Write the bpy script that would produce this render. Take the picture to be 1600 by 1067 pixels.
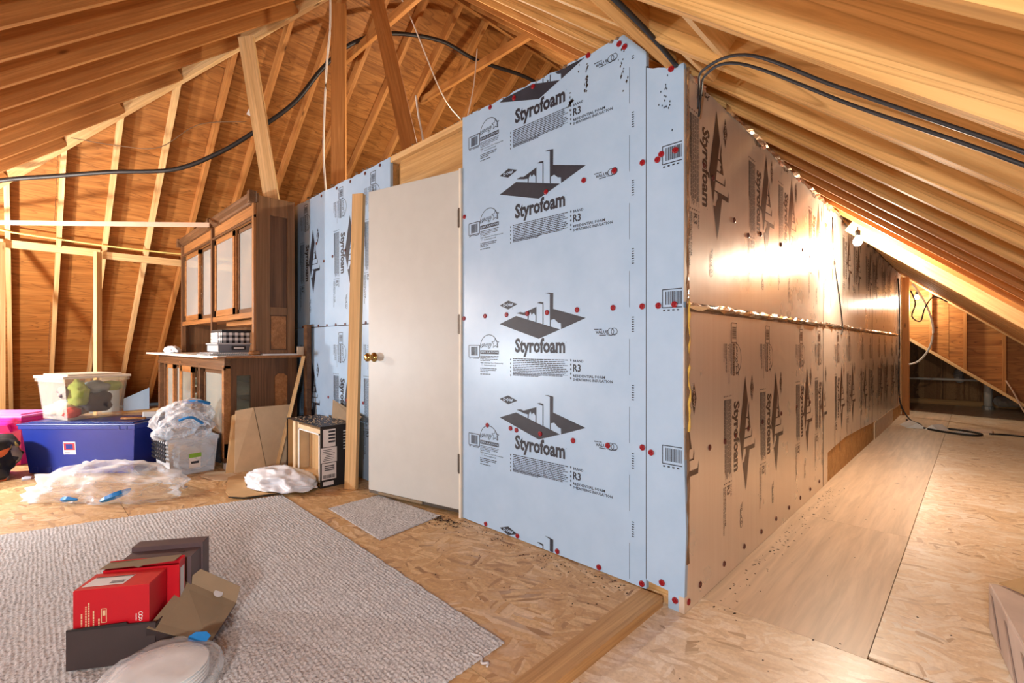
import bpy, bmesh, math, random
from mathutils import Vector, Matrix, noise
from mathutils.geometry import tessellate_polygon
random.seed(7)
for _o in list(bpy.data.objects): bpy.data.objects.remove(_o)
SC = bpy.context.scene
COL = SC.collection
R = math.radians

# ------------------------------------------------------------------ camera, world, lights, exposure
cam_d = bpy.data.cameras.new('camera'); cam = bpy.data.objects.new('camera', cam_d); COL.objects.link(cam)
cam_d.sensor_width = 36.0; cam_d.lens = 745.0 / 1600.0 * 36.0
cam_d.shift_y = 6.5 / 1600.0; cam_d.clip_start = 0.02
cam.location = (0, 0, 1.05); cam.rotation_euler = (R(90), 0, R(44.2))
SC.camera = cam
wd = bpy.data.worlds.new('world'); SC.world = wd; wd.use_nodes = True
wd.node_tree.nodes['Background'].inputs[0].default_value = (0.9, 0.95, 1.0, 1)
wd.node_tree.nodes['Background'].inputs[1].default_value = 0.05
VS = SC.view_settings
VS.view_transform = 'Standard'; VS.look = 'None'; VS.gamma = 1.0; VS.use_curve_mapping = False
VS.exposure = 0.32
CY = SC.cycles; CY.max_bounces = 6; CY.diffuse_bounces = 4; CY.use_adaptive_sampling = True; CY.adaptive_threshold = .03; CY.glossy_bounces = 3; CY.transparent_max_bounces = 16; CY.sample_clamp_indirect = 6.0

def lamp(name, loc, power, color=(1, .86, .68), radius=.05, parent=None):
    d = bpy.data.lights.new(name, 'POINT'); d.energy = power; d.color = color; d.shadow_soft_size = radius
    o = bpy.data.objects.new(name, d); COL.objects.link(o); o.location = loc
    if parent: o.parent = parent
    return o
# lamps outside the picture: west and south inferred from lit faces, east added fill
lamp('work_light_west', (-6.45, -.80, 1.62), 225, (1, .95, .88), .06)
lamp('work_light_south', (-5.1, -1.6, .85), 245, (.84, .93, 1.0), .10)
lamp('fill_light_east', (.20, -.85, 1.0), 150, (.90, .95, 1.0), .10)  # added fill to brighten the foil wall and the right floor

# ------------------------------------------------------------------ materials
MATS = {}
class NT:
    def __init__(s, name):
        m = bpy.data.materials.new(name); m.use_nodes = True
        s.m = m; s.t = m.node_tree; s.n = s.t.nodes; s.b = s.n['Principled BSDF']; MATS[name] = m
    def node(s, typ, **kw):
        n = s.n.new(typ)
        for k, v in kw.items():
            if k[0] == '_': setattr(n, k[1:], v)
            else: n.inputs[k.replace('__', ' ')].default_value = v
        return n
    def link(s, a, b): s.t.links.new(a, b)
    def coord(s, scale=(1, 1, 1), rot=(0, 0, 0), rnd=7.0):
        tc = s.node('ShaderNodeTexCoord'); oi = s.node('ShaderNodeObjectInfo')
        mul = s.node('ShaderNodeMath', _operation='MULTIPLY'); mul.inputs[1].default_value = rnd
        s.link(oi.outputs['Random'], mul.inputs[0])
        add = s.node('ShaderNodeVectorMath', _operation='ADD')
        s.link(tc.outputs['Object'], add.inputs[0]); s.link(mul.outputs[0], add.inputs[1])
        mp = s.node('ShaderNodeMapping'); mp.inputs['Scale'].default_value = scale; mp.inputs['Rotation'].default_value = rot
        s.link(add.outputs[0], mp.inputs[0]); return mp.outputs[0]
    def noise(s, vec, scale, detail=4, rough=.6, dist=0):
        n = s.node('ShaderNodeTexNoise', Scale=scale, Detail=detail, Roughness=rough, Distortion=dist)
        s.link(vec, n.inputs['Vector']); return n.outputs[0]
    def ramp(s, fac, stops, interp='LINEAR'):
        r = s.node('ShaderNodeValToRGB'); e = r.color_ramp; e.interpolation = interp
        while len(e.elements) < len(stops): e.elements.new(.5)
        for el, (p, c) in zip(e.elements, stops):
            el.position = p; el.color = (c, c, c, 1) if isinstance(c, (int, float)) else (*c, 1)
        s.link(fac, r.inputs[0]); return r.outputs[0]
    def mix(s, fac, a, b, mode='MIX'):
        n = s.node('ShaderNodeMix', _data_type='RGBA', _blend_type=mode)
        for v, i in ((fac, 0), (a, 6), (b, 7)):
            if hasattr(v, 'is_output'): s.link(v, n.inputs[i])
            elif i == 0: n.inputs[i].default_value = v
            else: n.inputs[i].default_value = (*v, 1)
        return n.outputs[2]
    def bump(s, h, strength=.3, dist=.01):
        b = s.node('ShaderNodeBump', Strength=strength, Distance=dist); s.link(h, b.inputs['Height'])
        s.link(b.outputs[0], s.b.inputs['Normal'])
    def color(s, c):
        if hasattr(c, 'is_output'): s.link(c, s.b.inputs['Base Color'])
        else: s.b.inputs['Base Color'].default_value = (*c, 1)
    def set(s, rough=.6, metal=0, spec=.4):
        s.b.inputs['Roughness'].default_value = rough; s.b.inputs['Metallic'].default_value = metal
        s.b.inputs['Specular IOR Level'].default_value = spec

def plain(name, c, rough=.6, metal=0, spec=.4, vary=.08, bump=0):
    t = NT(name); t.set(rough, metal, spec)
    v = t.coord(); n = t.noise(v, 9, 5)
    t.color(t.mix(t.ramp(n, [(.3, 0.), (.75, 1.)]), tuple(x * (1 - vary) for x in c), tuple(min(1, x * (1 + vary)) for x in c)))
    if bump: t.bump(t.noise(v, 60, 3), bump, .004)
    return t.m
def wood(name, dark, mid, light, rough=.62, knots=True, ring=14, tone=.55, contour=0., ks=(1.0, 3.2), vary=.30, cst=(.55, 3.4)):
    """timber whose grain runs along the object's local X axis"""
    t = NT(name); t.set(rough, 0, .3)
    v = t.coord((.35, 6, 6)); v2 = t.coord((.9, ring * 3, ring * 3)); v3 = t.coord((ks[0], ks[1], ks[1]))
    big = t.noise(v, 2.2, 4, .6, .8); fine = t.noise(v2, 2.0, 5, .65, .5)
    c = t.ramp(big, [(.28, dark), (tone, mid), (.8, light)])
    c = t.mix(t.ramp(fine, [(.35, .55), (.62, 0.)]), c, tuple(x * .62 for x in dark))
    if contour:
        cn = t.noise(t.coord((cst[0], cst[1], cst[1])), 1.6, 2, .45, .3); m = t.node('ShaderNodeMath', _operation='MULTIPLY'); m.inputs[1].default_value = contour; t.link(cn, m.inputs[0])
        fr_ = t.node('ShaderNodeMath', _operation='FRACT'); t.link(m.outputs[0], fr_.inputs[0])
        c = t.mix(t.ramp(fr_.outputs[0], [(.0, .75), (.10, .35), (.28, 0.), (.9, 0.), (1., .75)]), c, tuple(x * .6 for x in dark))
    if knots:
        vo = t.node('ShaderNodeTexVoronoi', Scale=1.5); t.link(v3, vo.inputs['Vector'])
        k = t.ramp(vo.outputs['Distance'], [(.03, 1.), (.075, 0.)])
        c = t.mix(k, c, tuple(x * .28 for x in dark))
    oi = t.node('ShaderNodeObjectInfo'); c = t.mix(t.ramp(oi.outputs['Random'], [(0., 0.), (1., vary)]), c, dark)
    t.color(c); t.bump(fine, .12, .002); return t.m
def osb(name, c0, c1, c2, scuff=0., rough=.5, spec=.4):
    t = NT(name); t.set(rough, 0, spec); lay = []
    warp = t.coord((1, 1, 1)); wn = t.node('ShaderNodeTexNoise', Scale=6.0, Detail=3.0); t.link(warp, wn.inputs['Vector'])
    for i, (ang, sx, sy) in enumerate(((15, 10, 52), (75, 9, 44), (128, 11, 54), (168, 9.5, 48))):
        v = t.coord((1, 1, 1), (0, 0, R(ang)), 3 + i)
        w = t.node('ShaderNodeVectorMath', _operation='MULTIPLY_ADD'); w.inputs[1].default_value = (.06, .06, .06)
        t.link(wn.outputs['Color'], w.inputs[0]); t.link(v, w.inputs[2])
        m = t.node('ShaderNodeMapping'); m.inputs['Scale'].default_value = (sx, sy, 1); t.link(w.outputs[0], m.inputs[0])
        vo = t.node('ShaderNodeTexVoronoi', Scale=1.0); vo.voronoi_dimensions = '2D'; t.link(m.outputs[0], vo.inputs['Vector'])
        lay.append((vo.outputs['Color'], vo.outputs['Distance']))
    sel = t.node('ShaderNodeTexVoronoi', Scale=15.0); sel.voronoi_dimensions = '2D'; t.link(warp, sel.inputs['Vector'])
    sep = t.node('ShaderNodeSeparateColor'); t.link(sel.outputs['Color'], sep.inputs[0])
    c = lay[0][0]; d = lay[0][1]
    for i, ch in enumerate(('Red', 'Green', 'Blue')):
        g = t.ramp(sep.outputs[ch], [(.5, 0.), (.52, 1.)])
        c = t.mix(g, c, lay[i + 1][0]); d = t.mix(g, d, lay[i + 1][1])
    s2 = t.node('ShaderNodeSeparateColor'); t.link(c, s2.inputs[0])
    col = t.ramp(s2.outputs[0], [(.0, c0), (.12, c1), (.55, c1), (.8, c2), (1., c2)])
    col = t.mix(t.ramp(t.noise(t.coord((1, 1, 1)), 70, 4), [(.35, .35), (.6, 0.)]), col, c0)
    edge = t.ramp(d, [(.55, 0.), (.95, .45)]); col = t.mix(edge, col, c0)
    col = t.mix(t.ramp(t.noise(warp, 1.3, 4), [(.45, 0.), (.75, .35)]), col, tuple(x * .75 for x in c1))
    if scuff:
        m = t.ramp(t.noise(t.coord((1, 1, 1), (0, 0, 1)), 2.0, 6, .7), [(.5, 0.), (.68, scuff)])
        m2 = t.ramp(s2.outputs[1], [(.3, 0.), (.7, 1.)])
        mm = t.mix(1.0, m, m2, 'MULTIPLY'); col = t.mix(mm, col, (.86, .80, .70))
    t.color(col); t.bump(s2.outputs[2], .25, .003); return t.m
def film(name, tint=(.9, .93, .97), op=.35, rough=.12, bs=14, bst=.2, rim=.55):
    t = NT(name); t.set(rough, 0, .6); t.color(tint)
    tr = t.node('ShaderNodeBsdfTransparent'); tr.inputs[0].default_value = (*(min(1, x * 1.03) for x in tint), 1)
    fr = t.node('ShaderNodeLayerWeight', Blend=.35)
    f = t.ramp(fr.outputs['Facing'], [(0., op), (1., min(1, op + rim))])
    mx = t.node('ShaderNodeMixShader'); t.link(f, mx.inputs[0]); t.link(tr.outputs[0], mx.inputs[1]); t.link(t.b.outputs[0], mx.inputs[2])
    t.link(mx.outputs[0], t.n['Material Output'].inputs[0])
    t.bump(t.noise(t.coord(), bs, 3, .5, 1.2), bst, .012); return t.m

wood('rafter_wood', (.38, .15, .040), (.54, .24, .068), (.70, .36, .12))
wood('near_rafter_wood', (.60, .31, .09), (.78, .45, .16), (.88, .56, .23), ring=9, contour=17., vary=.15, cst=(.16, 5.5))
wood('stud_wood', (.62, .37, .15), (.80, .54, .26), (.88, .64, .36))
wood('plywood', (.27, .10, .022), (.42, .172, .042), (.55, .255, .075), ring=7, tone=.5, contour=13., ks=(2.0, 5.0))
wood('floor_plywood', (.68, .52, .36), (.78, .61, .44), (.84, .69, .53), .40, True, 4, ks=(1.2, 2.2))
wood('dark_oak', (.085, .040, .018), (.18, .088, .040), (.27, .14, .066), .45, False, 20)
wood('brown_oak', (.17, .085, .036), (.29, .15, .066), (.40, .22, .10), .45, False, 20)
wood('honey_oak', (.26, .11, .035), (.44, .20, .07), (.58, .29, .11), .42, False)
wood('header_wood', (.45, .24, .08), (.62, .37, .14), (.74, .48, .22))
wood('threshold_wood', (.46, .25, .10), (.60, .36, .15), (.68, .44, .21))
osb('osb_floor', (.30, .15, .055), (.60, .355, .15), (.74, .50, .25), .25, .5)
osb('osb_floor_pale', (.46, .31, .18), (.78, .61, .41), (.88, .75, .58), 1., .34, .5)
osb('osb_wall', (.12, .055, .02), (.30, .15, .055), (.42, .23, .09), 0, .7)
# blue foam board: film with faint vertical weave
t = NT('blue_foam'); t.set(.32, 0, .45); v = t.coord()
t.color(t.mix(t.ramp(t.noise(v, 5, 4), [(.3, 0.), (.7, 1.)]), (.36, .53, .73), (.41, .58, .78))); t.bump(t.noise(v, 26, 3), .10, .004)
# reflective facer on the east side
t = NT('foil_facer'); t.set(.30, .45, .5); v = t.coord((1, 1, 1)); vs = t.coord((1, 14, .5))
t.color(t.mix(t.ramp(t.noise(vs, 3, 4), [(.3, 0.), (.7, 1.)]), (.80, .70, .595), (.85, .755, .65)))
t.link(t.ramp(t.noise(v, 3, 3), [(.3, .26), (.75, .34)]), t.b.inputs['Roughness']); t.bump(t.noise(t.coord((1, 1.2, 1.2)), 2.6, 2), .10, .02)
plain('print_ink', (.028, .031, .045), .5, vary=.25)
plain('print_ink_faded', (.105, .062, .045), .34, .3, vary=.25)
plain('foam_print_gap', (.39, .555, .755), .35)
plain('foil_print_gap', (.70, .57, .46), .3, .45)
plain('foam_edge', (.55, .62, .70), .7)
plain('fastener_red', (.27, .006, .014), .4, 0, .4)
plain('fastener_dark', (.12, .03, .02), .4)
plain('foil_tape', (.78, .68, .56), .2, .9, bump=.5)
plain('torn_kraft', (.20, .12, .065), .8, bump=.6)
plain('door_paint', (.56, .57, .54), .42, 0, .4, .03)
plain('trim_white', (.72, .68, .58), .5)
plain('brass', (.52, .36, .13), .25, 1.)
plain('steel_dark', (.16, .14, .12), .4, .9)
plain('galvanised', (.55, .55, .53), .45, .7)
plain('cable_black', (.018, .016, .016), .5)
plain('cable_white', (.80, .77, .70), .5)
plain('cable_yellow', (.85, .68, .22), .5)
plain('cable_brown', (.16, .09, .04), .6)
plain('pvc_white', (.74, .70, .62), .45)
plain('pvc_tan', (.60, .43, .32), .5)
plain('insulation_dust', (.22, .13, .07), .95, bump=.9)
plain('insulation_yellow', (.72, .50, .10), .95, bump=.9)
plain('insulation_pink', (.42, .17, .085), .9, bump=.9)
plain('white_laminate', (.74, .72, .66), .45)
plain('paper_white', (.80, .80, .79), .7)
plain('paper_grey', (.62, .62, .63), .7)  # plain grey tone shared by label, yarn, foot and print
plain('cardboard', (.56, .36, .17), .8, 0, .2)
plain('cardboard_pale', (.68, .52, .33), .8, 0, .2)
plain('cardboard_khaki', (.27, .20, .125), .75, 0, .2)
plain('box_black', (.022, .019, .020), .45)
plain('box_charcoal', (.050, .037, .037), .5)
plain('box_mauve', (.105, .070, .075), .5)
plain('box_red', (.50, .006, .016), .38, 0, .45, .05)
plain('box_red_pale', (.64, .022, .030), .38)
plain('gold_print', (.70, .50, .30), .5)
plain('plastic_blue', (.010, .026, .235), .34, 0, .5)
plain('plastic_blue_lid', (.012, .030, .20), .34, 0, .5)
plain('plastic_pink', (.72, .02, .32), .35, 0, .5)
plain('plastic_pink_lid', (.80, .20, .52), .3, 0, .5)
plain('plastic_gray', (.20, .21, .24), .4)
plain('plastic_silver', (.55, .57, .60), .35)
plain('plastic_black', (.012, .012, .014), .45)
plain('fabric_charcoal', (.06, .055, .065), .95, bump=.5)
plain('fabric_mauve', (.16, .11, .12), .95, bump=.5)
plain('fabric_lime', (.36, .46, .12), .95, bump=.5)
plain('fabric_red', (.50, .06, .05), .95, bump=.5)
plain('fabric_cream', (.70, .60, .46), .95, bump=.5)
plain('fabric_steel', (.30, .36, .42), .9, bump=.5)
plain('sticker_white', (.78, .76, .76), .5)
plain('sticker_green', (.24, .50, .05), .5)
plain('sticker_red', (.45, .05, .06), .5)
plain('print_blue', (.02, .22, .60), .4)
plain('foam_sheet_white', (.78, .81, .86), .4, bump=.3)
plain('box_pinkish', (.66, .53, .46), .7)
plain('counter_back', (.34, .32, .26), .8)
plain('box_shadow', (.40, .29, .24), .8)  # darker box tone for painted shadow and reflection streaks
plain('debris', (.035, .02, .012), .9)
film('film_clear', (.95, .97, .99), .05, .08, 11, .7)
film('film_cloudy', (.91, .94, .97), .12, .06, 5, 1.0, .7)
film('tote_clear', (.96, .94, .89), .07, .22, 6, .05, .22)
film('tote_lid', (.90, .86, .76), .72, .3, 6, .05)
film('crate_clear', (.92, .94, .96), .20, .25, 6, .05)
film('glass_clear', (.62, .63, .58), .10, .06, 4, .03)
film('glass_dusty', (.55, .55, .53), .24, .08, 4, .03)
t = NT('patterned_cloth'); t.set(.7); v = t.coord((1, 1, 1))
vo = t.node('ShaderNodeTexVoronoi', Scale=13.0); t.link(v, vo.inputs['Vector']); sp = t.node('ShaderNodeSeparateColor'); t.link(vo.outputs['Color'], sp.inputs[0])
t.color(t.ramp(sp.outputs[0], [(0, (.012, .012, .014)), (.48, (.02, .02, .022)), (.6, (.60, .14, .04)), (.7, (.03, .03, .03)), (.8, (.62, .50, .10)), (.88, (.34, .30, .22)), (.94, (.04, .04, .05))], 'CONSTANT'))
t = NT('check_cloth'); t.set(.7); tc = t.node('ShaderNodeTexCoord'); mp = t.node('ShaderNodeMapping'); mp.inputs['Scale'].default_value = (1, 1, 1); t.link(tc.outputs['Object'], mp.inputs[0])
sx = t.node('ShaderNodeSeparateXYZ'); t.link(mp.outputs[0], sx.inputs[0]); fs = []
sxy = t.node('ShaderNodeMath', _operation='ADD'); t.link(sx.outputs['X'], sxy.inputs[0]); t.link(sx.outputs['Y'], sxy.inputs[1])
for ax, k in (('X', 1), ('Y', 1), ('Z', 1)):
    m1 = t.node('ShaderNodeMath', _operation='MULTIPLY'); m1.inputs[1].default_value = 22.; t.link(sxy.outputs[0] if ax == 'X' else sx.outputs[ax], m1.inputs[0])
    m2 = t.node('ShaderNodeMath', _operation='FRACT'); t.link(m1.outputs[0], m2.inputs[0])
    m3 = t.node('ShaderNodeMath', _operation='GREATER_THAN'); m3.inputs[1].default_value = .5; t.link(m2.outputs[0], m3.inputs[0]); fs.append(m3.outputs[0])
ad = t.node('ShaderNodeMath', _operation='ADD'); t.link(fs[0], ad.inputs[0]); t.link(fs[2], ad.inputs[1])
hf = t.node('ShaderNodeMath', _operation='MULTIPLY'); hf.inputs[1].default_value = .5; t.link(ad.outputs[0], hf.inputs[0])
t.color(t.ramp(hf.outputs[0], [(0, (.012, .012, .014)), (.4, (.25, .26, .28)), (.9, (.80, .80, .80))], 'CONSTANT'))
t = NT('rug_yarn'); t.set(.95, 0, .1); v = t.coord((1, 1, 1)); n1 = t.noise(v, 120, 3); n2 = t.noise(v, 2.5, 4)
c = t.ramp(n1, [(.34, (.28, .27, .265)), (.48, (.56, .56, .56)), (.7, (.76, .765, .77))])
t.color(t.mix(t.ramp(n2, [(.3, 0.), (.8, .3)]), c, (.49, .48, .475))); t.bump(n1, .5, .004)
t = NT('bulb_glow'); t.b.inputs['Emission Color'].default_value = (1, .88, .70, 1); t.b.inputs['Emission Strength'].default_value = 60
M = MATS

# ------------------------------------------------------------------ geometry helpers
class MB:
    def __init__(s): s.v = []; s.f = []
    def add(s, v, f):
        n = len(s.v); s.v += [tuple(p) for p in v]; s.f += [tuple(i + n for i in q) for q in f]; return s
    def box(s, x0, x1, y0, y1, z0, z1, mat=None):
        v = [(x, y, z) for z in (z0, z1) for y in (y0, y1) for x in (x0, x1)]
        if mat is not None: v = [mat @ Vector(p) for p in v]
        return s.add(v, [(0, 2, 3, 1), (4, 5, 7, 6), (0, 1, 5, 4), (2, 6, 7, 3), (0, 4, 6, 2), (1, 3, 7, 5)])
    def frustum(s, b, t, z0, z1):
        """b, t: (x0,x1,y0,y1) at bottom and at top"""
        v = [(b[0], b[2], z0), (b[1], b[2], z0), (b[1], b[3], z0), (b[0], b[3], z0), (t[0], t[2], z1), (t[1], t[2], z1), (t[1], t[3], z1), (t[0], t[3], z1)]
        return s.add(v, [(3, 2, 1, 0), (4, 5, 6, 7), (0, 1, 5, 4), (1, 2, 6, 5), (2, 3, 7, 6), (3, 0, 4, 7)])
    def prism(s, pts, z0, z1, fn=None):
        """polygon extruded from z0 to z1 (fn maps (a,b,c) to a point)"""
        fn = fn or (lambda a, b, c: (a, b, c)); n = len(pts)
        tri = tessellate_polygon([[Vector((p[0], p[1], 0)) for p in pts]])
        v = [fn(p[0], p[1], z0) for p in pts] + [fn(p[0], p[1], z1) for p in pts]
        f = [tuple(reversed(q)) for q in tri] + [tuple(i + n for i in q) for q in tri] + [(i, (i + 1) % n, (i + 1) % n + n, i + n) for i in range(n)]
        return s.add(v, f)
    def tube(s, path, r, seg=6, closed=False):
        P = [Vector(p) for p in path]; n = len(P); vs = []
        for i, p in enumerate(P):
            a = P[i - 1] if (i or closed) else P[0]; b = P[(i + 1) % n] if (i < n - 1 or closed) else P[-1]
            d = (b - a).normalized() if (b - a).length > 1e-6 else Vector((0, 0, 1))
            u = d.cross(Vector((0, 0, 1)));
            if u.length < .05: u = d.cross(Vector((1, 0, 0)))
            u.normalize(); w = d.cross(u); rr = r[i] if isinstance(r, (list, tuple)) else r
            vs += [p + (u * math.cos(k * 2 * math.pi / seg) + w * math.sin(k * 2 * math.pi / seg)) * rr for k in range(seg)]
        f = []
        for i in range(n if closed else n - 1):
            j = (i + 1) % n
            f += [(i * seg + k, i * seg + (k + 1) % seg, j * seg + (k + 1) % seg, j * seg + k) for k in range(seg)]
        if not closed: f += [tuple(range(seg))[::-1], tuple((n - 1) * seg + k for k in range(seg))]
        return s.add(vs, f)
    def lathe(s, prof, seg=16, mat=None):
        v = []; f = []; n = len(prof)
        for r, z in prof:
            for k in range(seg):
                a = 2 * math.pi * k / seg; v.append(Vector((r * math.cos(a), r * math.sin(a), z)))
        for i in range(n - 1):
            f += [(i * seg + k, i * seg + (k + 1) % seg, (i + 1) * seg + (k + 1) % seg, (i + 1) * seg + k) for k in range(seg)]
        f += [tuple(range(seg))[::-1], tuple((n - 1) * seg + k for k in range(seg))]
        if mat is not None: v = [mat @ p for p in v]
        return s.add(v, f)
    def build(s, name, mat, parent=None, smooth=False, bevel=0, loc=None, rot=None, grain=None):
        if grain == 'z':
            s.v = [(p[2], p[1], -p[0]) for p in s.v]; rot = (0, R(-90), 0)
        me = bpy.data.meshes.new(name); me.from_pydata(s.v, [], s.f)
        bm = bmesh.new(); bm.from_mesh(me); bmesh.ops.recalc_face_normals(bm, faces=bm.faces)
        if bevel: bmesh.ops.bevel(bm, geom=[e for e in bm.edges if len(e.link_faces) == 2 and e.calc_face_angle(0) > .6], offset=bevel, segments=2, affect='EDGES', profile=.6, clamp_overlap=True)
        bm.to_mesh(me); bm.free()
        if smooth: me.polygons.foreach_set('use_smooth', [True] * len(me.polygons))
        return link(name, me, mat, parent, loc, rot)
def link(name, me, mat, parent=None, loc=None, rot=None):
    if mat is not None and not me.materials: me.materials.append(M[mat])
    o = bpy.data.objects.new(name, me); COL.objects.link(o)
    if parent is not None: o.parent = parent
    if loc is not None: o.location = loc
    if rot is not None: o.rotation_euler = rot
    return o
def tag(o, label, cat=None, group=None, kind=None):
    o['label'] = label
    if cat: o['category'] = cat
    if group: o['group'] = group
    if kind: o['kind'] = kind
    return o
def thing(name, label, cat, loc=(0, 0, 0), rz=0, group=None, kind=None):
    o = bpy.data.objects.new(name, None); o.empty_display_size = .1; COL.objects.link(o)
    o.location = loc; o.rotation_euler = (0, 0, rz); return tag(o, label, cat, group, kind)
def setting(name, label, cat, loc=(0, 0, 0)): return thing(name, label, cat, loc, 0, None, 'structure')
def place(o, mat):
    o.matrix_local = mat; return o
_bc = {}
def beam(name, p0, p1, w, d, mat, parent=None, up=(0, 0, 1), off=True, key=None, loc0=(0, 0, 0)):
    """timber whose local X runs p0->p1; depth d grows from that line towards 'up', width w across"""
    p0 = Vector(p0) - Vector(loc0); p1 = Vector(p1) - Vector(loc0); x = (p1 - p0); L = x.length; x.normalize()
    z = Vector(up) - x * x.dot(Vector(up)); z.normalize(); y = z.cross(x)
    key = (round(L, 2), w, d, mat)
    if key not in _bc:
        m = MB().box(0, L, -w / 2, w / 2, 0, d); me = bpy.data.meshes.new(name); me.from_pydata(m.v, [], m.f); me.materials.append(M[mat]); _bc[key] = me
    o = link(name, _bc[key], None, parent)
    mt = Matrix((x, y, z)).transposed().to_4x4(); mt.translation = p0; o.matrix_local = mt; return o
def clip_poly(pts, a, b, c):
    """keep a*x+b*y+c >= 0"""
    out = []
    for i in range(len(pts)):
        p, q = pts[i], pts[(i + 1) % len(pts)]; fp = a * p[0] + b * p[1] + c; fq = a * q[0] + b * q[1] + c
        if fp >= 0: out.append(p)
        if (fp > 0) != (fq > 0) and abs(fp - fq) > 1e-9:
            k = fp / (fp - fq); out.append((p[0] + (q[0] - p[0]) * k, p[1] + (q[1] - p[1]) * k))
    return out
def smoothpath(pts, n=6):
    P = [Vector(p) for p in pts]; out = []
    for i in range(len(P) - 1):
        a = P[max(i - 1, 0)]; b = P[i]; c = P[i + 1]; d = P[min(i + 2, len(P) - 1)]
        for k in range(n):
            u = k / n; out.append(.5 * ((2 * b) + (c - a) * u + (2 * a - 5 * b + 4 * c - d) * u * u + (3 * b - a - 3 * c + d) * u ** 3))
    out.append(P[-1]); return out
def cable(name, pts, r, mat, label=None, cat='cable', parent=None, n=6, seg=6):
    o = MB().tube(smoothpath(pts, n), r, seg).build(name, mat, parent, True)
    if label: tag(o, label, cat)
    return o
def ico(sub):
    bm = bmesh.new(); bmesh.ops.create_icosphere(bm, subdivisions=sub, radius=1); v = [x.co.copy() for x in bm.verts]; f = [[y.index for y in x.verts] for x in bm.faces]; bm.free(); return v, f
_ico = {k: ico(k) for k in (2, 3, 4, 5)}
def blob(radii, seed, amp=.25, freq=2.0, sub=3, ridge=False, flat=-.9, box=0.):
    """crumpled / lumpy body around the origin, flattened below"""
    v, f = _ico[sub]; out = []; so = Vector((seed * 13.7, seed * 7.1, seed * 3.3))
    for p in v:
        q = p.copy()
        if box: m = max(abs(q.x), abs(q.y), abs(q.z)); q = q.lerp(q / m * .85, box)
        n1 = noise.noise(p * freq + so); n2 = noise.noise(p * freq * 2.3 + so); n3 = noise.noise(p * freq * 5 + so)
        h = (1 - 2.2 * abs(n1)) * .7 + (1 - 2.2 * abs(n2)) * .32 + (1 - 2 * abs(n3)) * .09 - .5 if ridge else n1 + .5 * n2 + .25 * n3
        q = q * (1 + amp * h); q.z = max(q.z, flat)
        out.append((q.x * radii[0], q.y * radii[1], q.z * radii[2]))
    return MB().add(out, f)

# ------------------------------------------------------------------ roof (setting)
TP = .83; SL = math.sqrt(1 + TP * TP)
ZE = lambda X: 1.48 - TP * X
ZW = lambda X: 8.46 + TP * X
ZS = lambda Y: 2.78 + TP * Y
RX, RY, RZ = -4.205, 2.635, 4.97          # hip apex / ridge start
XE, XW, YS, YN = 1.83, -10.24, -3.40, 10.2
RD = .15
ce = setting('ceiling_east', 'timber rafters and plywood deck of the low roof slope overhead', 'ceiling')
cw = setting('ceiling_west', 'plywood roof slope with leaning rafters behind the cabinet', 'ceiling')
cs = setting('ceiling_south', 'upper left roof slope of closely spaced brown rafters', 'ceiling')
nE = Vector((TP, 0, 1)).normalized(); nW = Vector((-TP, 0, 1)).normalized(); nS = Vector((0, -TP, 1)).normalized()
ye = [.045, .45, .855, 1.262, 1.665, 2.015, 2.40, 2.80, 3.205, 3.63, 4.06]
while ye[-1] < 9.9: ye.append(ye[-1] + .406)
ye += [-.36, -.766, -1.17, -1.58, -1.99, -2.4, -2.8]
for Y in ye:
    xt = RX if Y > RY else -1.57 - Y
    beam('rafter', (xt, Y, ZE(xt)), (XE, Y, ZE(XE)), .04, RD, 'near_rafter_wood' if Y < 3 else 'rafter_wood', ce, nE)
yw = [-.107 + .4035 * k for k in range(26)]
yw += [-.51, -.91, -1.32, -1.72, -2.13, -2.5, -2.9]
for Y in yw:
    xt = RX if Y > RY else Y - 6.84
    beam('rafter', (xt, Y, ZW(xt)), (XW, Y, ZW(XW)), .042, .115, 'stud_wood' if Y < 1.3 else 'rafter_wood', cw, nW)
xs = [-3.674 - .406 * k for k in range(9)] + [-3.268 + .406 * k for k in range(12)]
for X in xs:
    yt = X + 6.84 if X < RX else -1.57 - X
    if yt < YS + .2: continue
    beam('rafter', (X, yt, ZS(yt)), (X, YS, ZS(YS)), .042, .17, 'rafter_wood', cs, nS)
beam('ridge_board', (RX, RY, RZ - .03), (RX, YN, RZ - .03), .04, .24, 'rafter_wood', cw)
beam('hip_rafter', (RX, RY, RZ - .02), (XW, XW + 6.84, ZW(XW) - .02), .045, .2, 'stud_wood', cw)
beam('hip_rafter', (RX, RY, RZ - .02), (XE, -1.57 - XE, ZE(XE) - .02), .045, .2, 'rafter_wood', ce)
def deck(parent, fn, u0, u1, s0, s1, clips, mat, nrm, dep, basis):
    """plywood sheets 2.44 x 1.22 on a slope; (u, s) in-plane, s measured in plan"""
    row = 0; ds = 1.22 / SL; s = s0
    while s < s1 - .01:
        u = u0 - (1.22 if row % 2 else 0)
        while u < u1:
            a, b = max(u, u0), min(u + 2.437, u1); c, d = s, min(s + ds - .003, s1)
            pts = [(a, c), (b, c), (b, d), (a, d)] if b - a > .01 else []
            for cl in clips: pts = clip_poly(pts, *cl) if len(pts) > 2 else []
            if len(pts) > 2:
                w = [fn(*p) + nrm * dep for p in pts]
                x = basis.copy(); z = nrm.copy(); y = z.cross(x); B = Matrix((x, y, z)).transposed().to_4x4(); B.translation = w[0]; Bi = B.inverted()
                q = [Bi @ p for p in w]
                o = MB().prism([(p.x, p.y) for p in q], .0, .013).build('plywood_sheet', mat, parent); o.matrix_local = B
            u += 2.44
        s += ds; row += 1
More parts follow.
